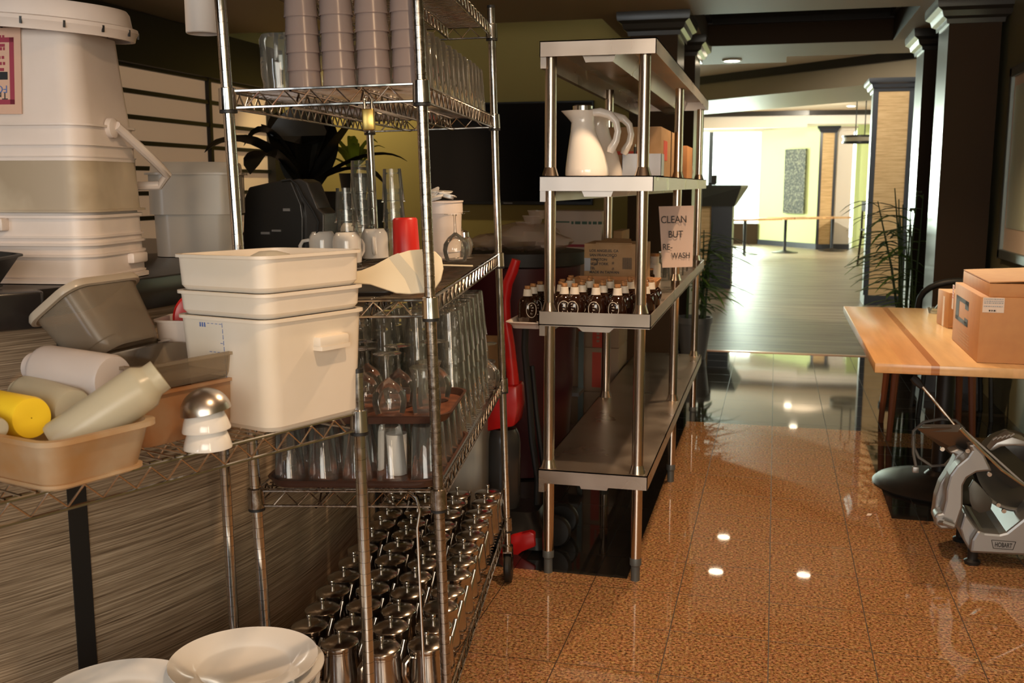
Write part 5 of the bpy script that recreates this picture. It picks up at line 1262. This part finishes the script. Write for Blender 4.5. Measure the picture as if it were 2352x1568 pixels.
for x in (x2+.01,L5(1336,0)[0]):
    for yy in (-.14,.0): MB().lathe([(.01,-.012),(.04,-.01),(.045,0),(.04,.01),(.01,.012)],20,T(x,yy,.045)@Ry(90),cap=True).build('wheel',M['rubber'],t)
b=MB(); b.box((L5(1250,0)[0],-.16,.09),(L5(1342,0)[0],.02,.11)); b.build('base_deck',M['greymetal'],t,smooth=False)
# ================================================================ TABLE, BOXES, CHAIR ON THE RIGHT
ZT=.74; TX0,TX1,TY0,TY1=.402,1.19,4.19,6.16
t=thing('wooden_table','long light maple plank table against the right wall with cardboard boxes on it','table',T(TX0,TY0,0))
b=MB(); b.box((0,0,ZT-.040),(TX1-TX0,TY1-TY0,ZT)); b.build('tabletop',M['maple'],t,bevel=.004)
cx,cy=.41,.93
MB().lathe([(.042,.02),(.042,ZT-.05)],20,T(cx,cy,0)).build('column',M['tabledark'],t)
MB().lathe([(.30,0),(.305,.008),(.29,.022),(.18,.045),(.07,.06),(.05,.08)],48,T(cx,cy,0),cap=True).build('foot_plate',mat('satin dark base',(.035,.03,.025),.45,.3),t)
MB().box((cx-.25,cy-.25,ZT-.055),(cx+.25,cy+.25,ZT-.042)).build('mounting_plate',M['tabledark'],t,smooth=False)
# boxes
n_=at(2243,833,ZT); l_=at(2186,779,ZT)
dx=(l_-n_); L_=dx.length; a0=math.degrees(math.atan2(dx.y,dx.x))-90
Hb=up(2243,682,n_)-ZT
t=thing('delivery_carton','large cardboard carton with black arrow bracket mark and white labels on the table','box',T(n_.x,n_.y,ZT+.001)@Rz(a0))
BWd=.34
MB().box((0,0,0),(BWd,L_,Hb)).build('carton',M['cardb'],t,bevel=.003)
# left face (x=0), marks drawn in YZ
def onleft(px,py):
    Mi=t.matrix_basis.inverted(); a=Mi@CAM; r=Mi.to_3x3()@ray(px,py); k=-a.x/r.x; p=a+r*k; return p.y,p.z
def onfront(px,py):
    Mi=t.matrix_basis.inverted(); a=Mi@CAM; r=Mi.to_3x3()@ray(px,py); k=-a.y/r.y; p=a+r*k; return p.x,p.z
b=MB()
y0,z0=onleft(2222,752); y1,z1=onleft(2198,676)
yc0,yc1=min(y0,y1),max(y0,y1); tk=(yc1-yc0)*.26; tz=(z1-z0)*.17
b.box((-.001,yc1-tk,z0),(-.0001,yc1,z1)); b.box((-.001,yc0,z1-tz),(-.0001,yc1,z1)); b.box((-.001,yc0,z0),(-.0001,yc1,z0+tz)); b.box((-.001,yc0,z0),(-.0001,yc0+tk,z0+(z1-z0)*.3)); b.box((-.001,yc0,z0+(z1-z0)*.65),(-.0001,yc0+tk,z1)); 
b.build('bracket_mark',M['cardd'],t,smooth=False)
ya,za=onleft(2186,708); yb_,zb_=onleft(2193,655)
b=MB(); b.box((-.0012,min(ya,yb_),za),(-.0001,max(ya,yb_),zb_)); o=b.build('flag_sticker',M['labelw'],t,smooth=False)
b=MB()
for k in range(5): b.box((-.002,min(ya,yb_)+.004,za+.05+k*.012),(-.0013,max(ya,yb_)-.004,za+.055+k*.012))
b.build('red_stripes',M['red'],o,smooth=False)
b=MB()
for k in range(5):
    ya,za=onleft(2200,752+k*7); yb_,_=onleft(2226,760+k*7); b.box((-.001,yb_,za-.002),(-.0002,ya,za))
b.build('fine_print',M['cardb2'],t,smooth=False)
xa,za=onfront(2256,717); xb,zb_=onfront(2308,684)
b=MB(); b.box((xa,-.0012,za),(xb,-.0001,zb_)); o=b.build('address_label',M['labelw'],t,smooth=False)
dashes(o,M['greymetal'],xa+.004,xb-.004,[za+(zb_-za)*f for f in (.38,.60,.72,.86)],.004,-.0020,-.0012); dashes(o,M['cardd'],xa+(xb-xa)*.3,xa+(xb-xa)*.65,[za+(zb_-za)*.08],.006,-.0020,-.0012,None,4)
# lid box on top
lN=onY(2262,680,n_.y+.03)
t=thing('flat_carton','flat cardboard tray lid lying on the large carton','box',T(0,0,0))
zl=ZT+Hb+.001
f1=Vector((t.matrix_basis@Vector((0,0,0))))
t.matrix_basis=T(n_.x,n_.y,zl)@Rz(a0)@T(.03,.015,.0)
MB().box((0,0,0),(.33,L_-.02,.052)).build('tray_wall',M['cardb'],t,bevel=.003)
MB().slab([(0,0,.054),(.33,0,.072),(.33,L_-.02,.072),(0,L_-.02,.054)],(0,0,.004)).build('flap',M['cardb'],t,smooth=False)
q=at(2163,757,ZT); r_=at(2182,757,ZT)
a_=at(2156,742,ZT)
t,hx,hy,h=cbox('cardboard_box','small taped cardboard box behind the large carton on the table',a_.x,a_.x+.22,at(2185,760,ZT).y+.10,at(2157,742,ZT).y+.02,ZT+.001,up(2157,663,a_),M['cardb'],rz=6)
MB().box((-hx-.001,-.03,h*.0),(-hx,.0,h*.85)).build('tape',M['labelw'],t,smooth=False)
q=at(2148,719,ZT)
t=thing('glass_ashtray','small clear glass dish at the far edge of the table','dish',T(q.x,q.y,ZT+.001)); MB().lathe([(.001,.004),(.035,.0),(.045,.03),(.04,.03),(.03,.01),(.001,.008)],24).build('dish',M['glassd'],t)
# chair behind table
fo=at(2045,1010); 
t=chair('red brown wooden chair pushed in behind the table, its leg showing below',T(fo.x+.21,fo.y+.22,0)@Rz(0),.85,M['chairwood'],back=False,seatz=.60,w_=.44)
q=onY(2160,690,6.6)
t=thing('round_back_chair','dark round backed chair standing behind the far end of the table','chair',T(q.x+.13,6.62,0))
b=MB(); 
pts=[(.24*math.cos(a),.10*math.sin(a)*-1+.1,.66+.20*math.sin(a)**.6) for a in [math.pi*k/14 for k in range(15)]]
b.tube(pts,[.02]*15,8); b.prism([(.2*math.cos(a),.50+.30*math.sin(a)) for a in [math.pi*k/14 for k in range(15)]],.0,.02,'y'); b.build('backrest',M['rubber'],t,ang=60)
MB().box((-.22,-.0,.43),(.22,.4,.47)).build('seat',M['rubber'],t,bevel=.01)
for sx in (-1,1):
    for yy in (.03,.37): MB().tube([(sx*.18,yy,.43),(sx*.21,yy,0)],.014,6).build('leg',M['rubber'],t)
# paper scrap on the floor
q=at(1996,1183); t=thing('paper_scrap','tiny white scrap lying on the granite floor','scrap',T(q.x,q.y,.001)); b=MB(); b.slab([(-.012,-.01,0),(.006,-.014,.002),(.014,.008,.004),(-.004,.014,.002)],(0,0,.0012)); b.build('scrap',M['labelw'],t,smooth=False)
# ================================================================ MEAT SLICER
sy=4.02
so=onY(2228,1285,sy)
t=thing('meat_slicer','cast aluminium electric meat slicer standing on the floor under the table edge','slicer',T(so.x,sy,0))
S=lambda px,py,dy=0:(lambda q:(q.x-so.x,q.z))(onY(px,py,sy+dy))
def sp(pts,d0,d1,name,m,par=None,bev=.006,ang=35):
    b=MB(); b.prism([S(x,y,d0) for x,y in pts],d0,d1,'y'); return b.build(name,m,par or t,bevel=bev,smooth=False)
# base housing with front panel; right part continues out of frame
base=[(2228,1270),(2232,1240),(2246,1217),(2262,1223),(2296,1226),(2312,1222),(2352,1190),(2400,1150),(2470,1130),(2500,1160),(2500,1280),(2350,1276)]
bd_=sp(base,0,.34,'base_housing',M['castal'],bev=.010)
sp([(2205,1215),(2216,1175),(2246,1217),(2232,1240),(2228,1268),(2212,1240)],.04,.30,'side_cheek',M['castal'],bev=.008)
# badge
x0,z0=S(2276,1258); x1,z1=S(2333,1244); w_=(x1-x0)
b=MB(); 
for (p,q_) in (((x0,z1),(x1,z1)),((x1,z1),(x1-.008,z0)),((x1-.008,z0),(x0+.008,z0)),((x0+.008,z0),(x0,z1))): b.tube([(p[0],-.0012,p[1]),(q_[0],-.0012,q_[1])],.0011,4)
o=b.build('badge',M['cardd'],t); text('HOBART',(z1-z0)*.78,M['cardd'],o,T(x0+.012,-.0015,z0+(z1-z0)*.22)@Matrix.Scale((w_-.024)/((z1-z0)*.78*3.95),4,(1,0,0)),'lettering',bold=.0006)
for (px,dy) in ((2238,.04),(2238,.30),(2460,.04),(2460,.30)):
    xx=S(px,1285)[0]; MB().lathe([(.028,0),(.030,.012),(.018,.02),(.018,.05),(.02,.055)],18,T(xx,dy,0),cap=True).build('rubber_foot',M['rubber'],t)
# carriage arm: curved cast support at the left
arm=[(2150,1205),(2146,1188),(2152,1180),(2165,1178),(2172,1150),(2173,1125),(2182,1092),(2198,1070),(2222,1050),(2232,1035),(2225,1022),(2238,1020),(2262,1045),(2280,1083),(2262,1083),(2244,1085),(2222,1098),(2213,1115),(2212,1165),(2200,1200),(2196,1215),(2160,1216)]
sp(arm,.02,.10,'carriage_arm',M['castal'],bev=.008)
arm2=[(2143,1190),(2150,1140),(2160,1110),(2185,1070),(2197,1045),(2180,1038),(2200,1030),(2225,1040),(2210,1070),(2175,1120),(2168,1178),(2155,1200)]
sp(arm2,.10,.17,'arm_rib',M['castal'],bev=.006)
# carriage tray: slanted plate
def P_(px,py,dy): q=onY(px,py,sy+dy); return (q.x-so.x,dy,q.z)
b=MB(); b.slab([P_(2106,985,.30),P_(2206,984,.05),P_(2352,1115,.02),P_(2300,1130,.28)],(.006,0,.008)); b.build('carriage_tray',mat('dull tray steel',(.22,.20,.18),.4,.85),t,smooth=False,bevel=.002)
b=MB(); b.slab([P_(2120,981,.30),P_(2206,982,.05),P_(2200,992,.05),P_(2116,991,.30)],(.0,.01,.01)); b.build('tray_lip',M['castal'],t,smooth=False)
# food fence and guard edge lines
b=MB(); b.tube([P_(2206,984,.02),P_(2250,1030,.02),P_(2300,1078,.02),P_(2360,1120,.02),P_(2420,1160,.03)],.006,8); b.build('tray_edge',M['chrome'],t)
# blade and its guard ring (disc facing left-front)
bc=P_(2325,1075,.18)
MB().lathe([(.001,.004),(.13,.004),(.15,.0),(.13,-.006),(.001,-.008)],48,T(*bc)@Rz(20)@Rx(68)).build('blade',mat('dark worn steel',(.10,.095,.085),.4,.9),t)
b=MB(); b.tube([(.158*math.cos(a),.158*math.sin(a),0) for a in [math.radians(d) for d in range(-150,35,8)]],.009,8,M=T(*bc)@Rz(20)@Rx(68)); b.build('blade_guard',M['castal'],t,ang=60)
MB().lathe([(.12,-.02),(.135,-.05),(.10,-.09),(.001,-.095)],40,T(*bc)@Rz(20)@Rx(68)).build('blade_housing',M['black'],t)
# ribbed top cover
b=MB(); b.prism([S(x,y,.2) for x,y in ((2262,1022),(2280,1005),(2315,992),(2352,1004),(2360,1015),(2352,1014),(2318,1012),(2290,1014),(2270,1024))],.12,.26,'y'); o=b.build('top_cover',M['castal'],t,bevel=.004)
for k in range(5):
    b=MB(); p=P_(2280+k*10,1010-k*2,.115); b.tube([p,(p[0]+.014,p[1],p[2]+.012)],.0035,6); b.build('vent_rib',M['castal'],o)
b=MB(); b.prism([S(x,y,.2) for x,y in ((2265,1030),(2290,1018),(2352,1014),(2420,1020),(2430,1060),(2352,1100),(2300,1060))],.20,.32,'y'); b.build('motor_cover',M['black'],t,bevel=.01)
# knobs, screws
for (px,py,dy) in ((2164,1030,.0),(2222,1034,.0),(2272,1088,.0),(2292,1158,.0),(2305,1172,.0)):
    p=P_(px,py,dy); MB().lathe([(.001,0),(.008,0),(.009,.006),(.006,.018),(.001,.02)],12,T(p[0],p[1]-.01,p[2])@Rx(-90)).build('knob_screw',M['chrome'],t)
b=MB(); b.tube([P_(2150,1198,.05),P_(2170,1200,-.0),P_(2190,1208,.0)],.012,8); b.build('slide_rod',M['castal'],t)
b=MB(); b.prism([S(x,y,.03) for x,y in ((2227,1150),(2226,1120),(2236,1102),(2248,1112),(2262,1128),(2280,1150),(2275,1172),(2250,1178),(2234,1168))],.03,.045,'y'); b.build('deflector_plate',mat('dull grey plate',(.10,.10,.09),.45,.6),t,bevel=.002)
# pusher handle and power cable
b=MB(); b.tube([P_(2112,880,.30),P_(2140,912,.28),P_(2175,955,.26),P_(2212,1000,.22)],.006,8); b.build('pusher_rod',M['chrome'],t)
b=MB(); b.tube([P_(2096,866,.31),P_(2104,874,.305),P_(2118,889,.30)],[.014,.018,.012],10); b.build('pusher_grip',M['rubber'],t)
b=MB(); pts=[(2196,1040),(2170,1068),(2140,1070),(2110,1050),(2096,1020),(2098,990),(2120,970),(2160,962),(2195,965),(2215,985)]
b.tube([P_(x,y,.36) for x,y in pts],.006,6); b.tube([P_(x,y,.35) for x,y in ((2098,1000),(2098,1040),(2104,1070))],.006,6); b.build('cable',mat('grey cable',(.10,.10,.095),.5),t)
p=P_(2103,1078,.35); MB().box((p[0]-.012,p[1]-.01,p[2]-.012),(p[0]+.012,p[1]+.01,p[2]+.012)).build('plug',M['castal'],t,bevel=.002)
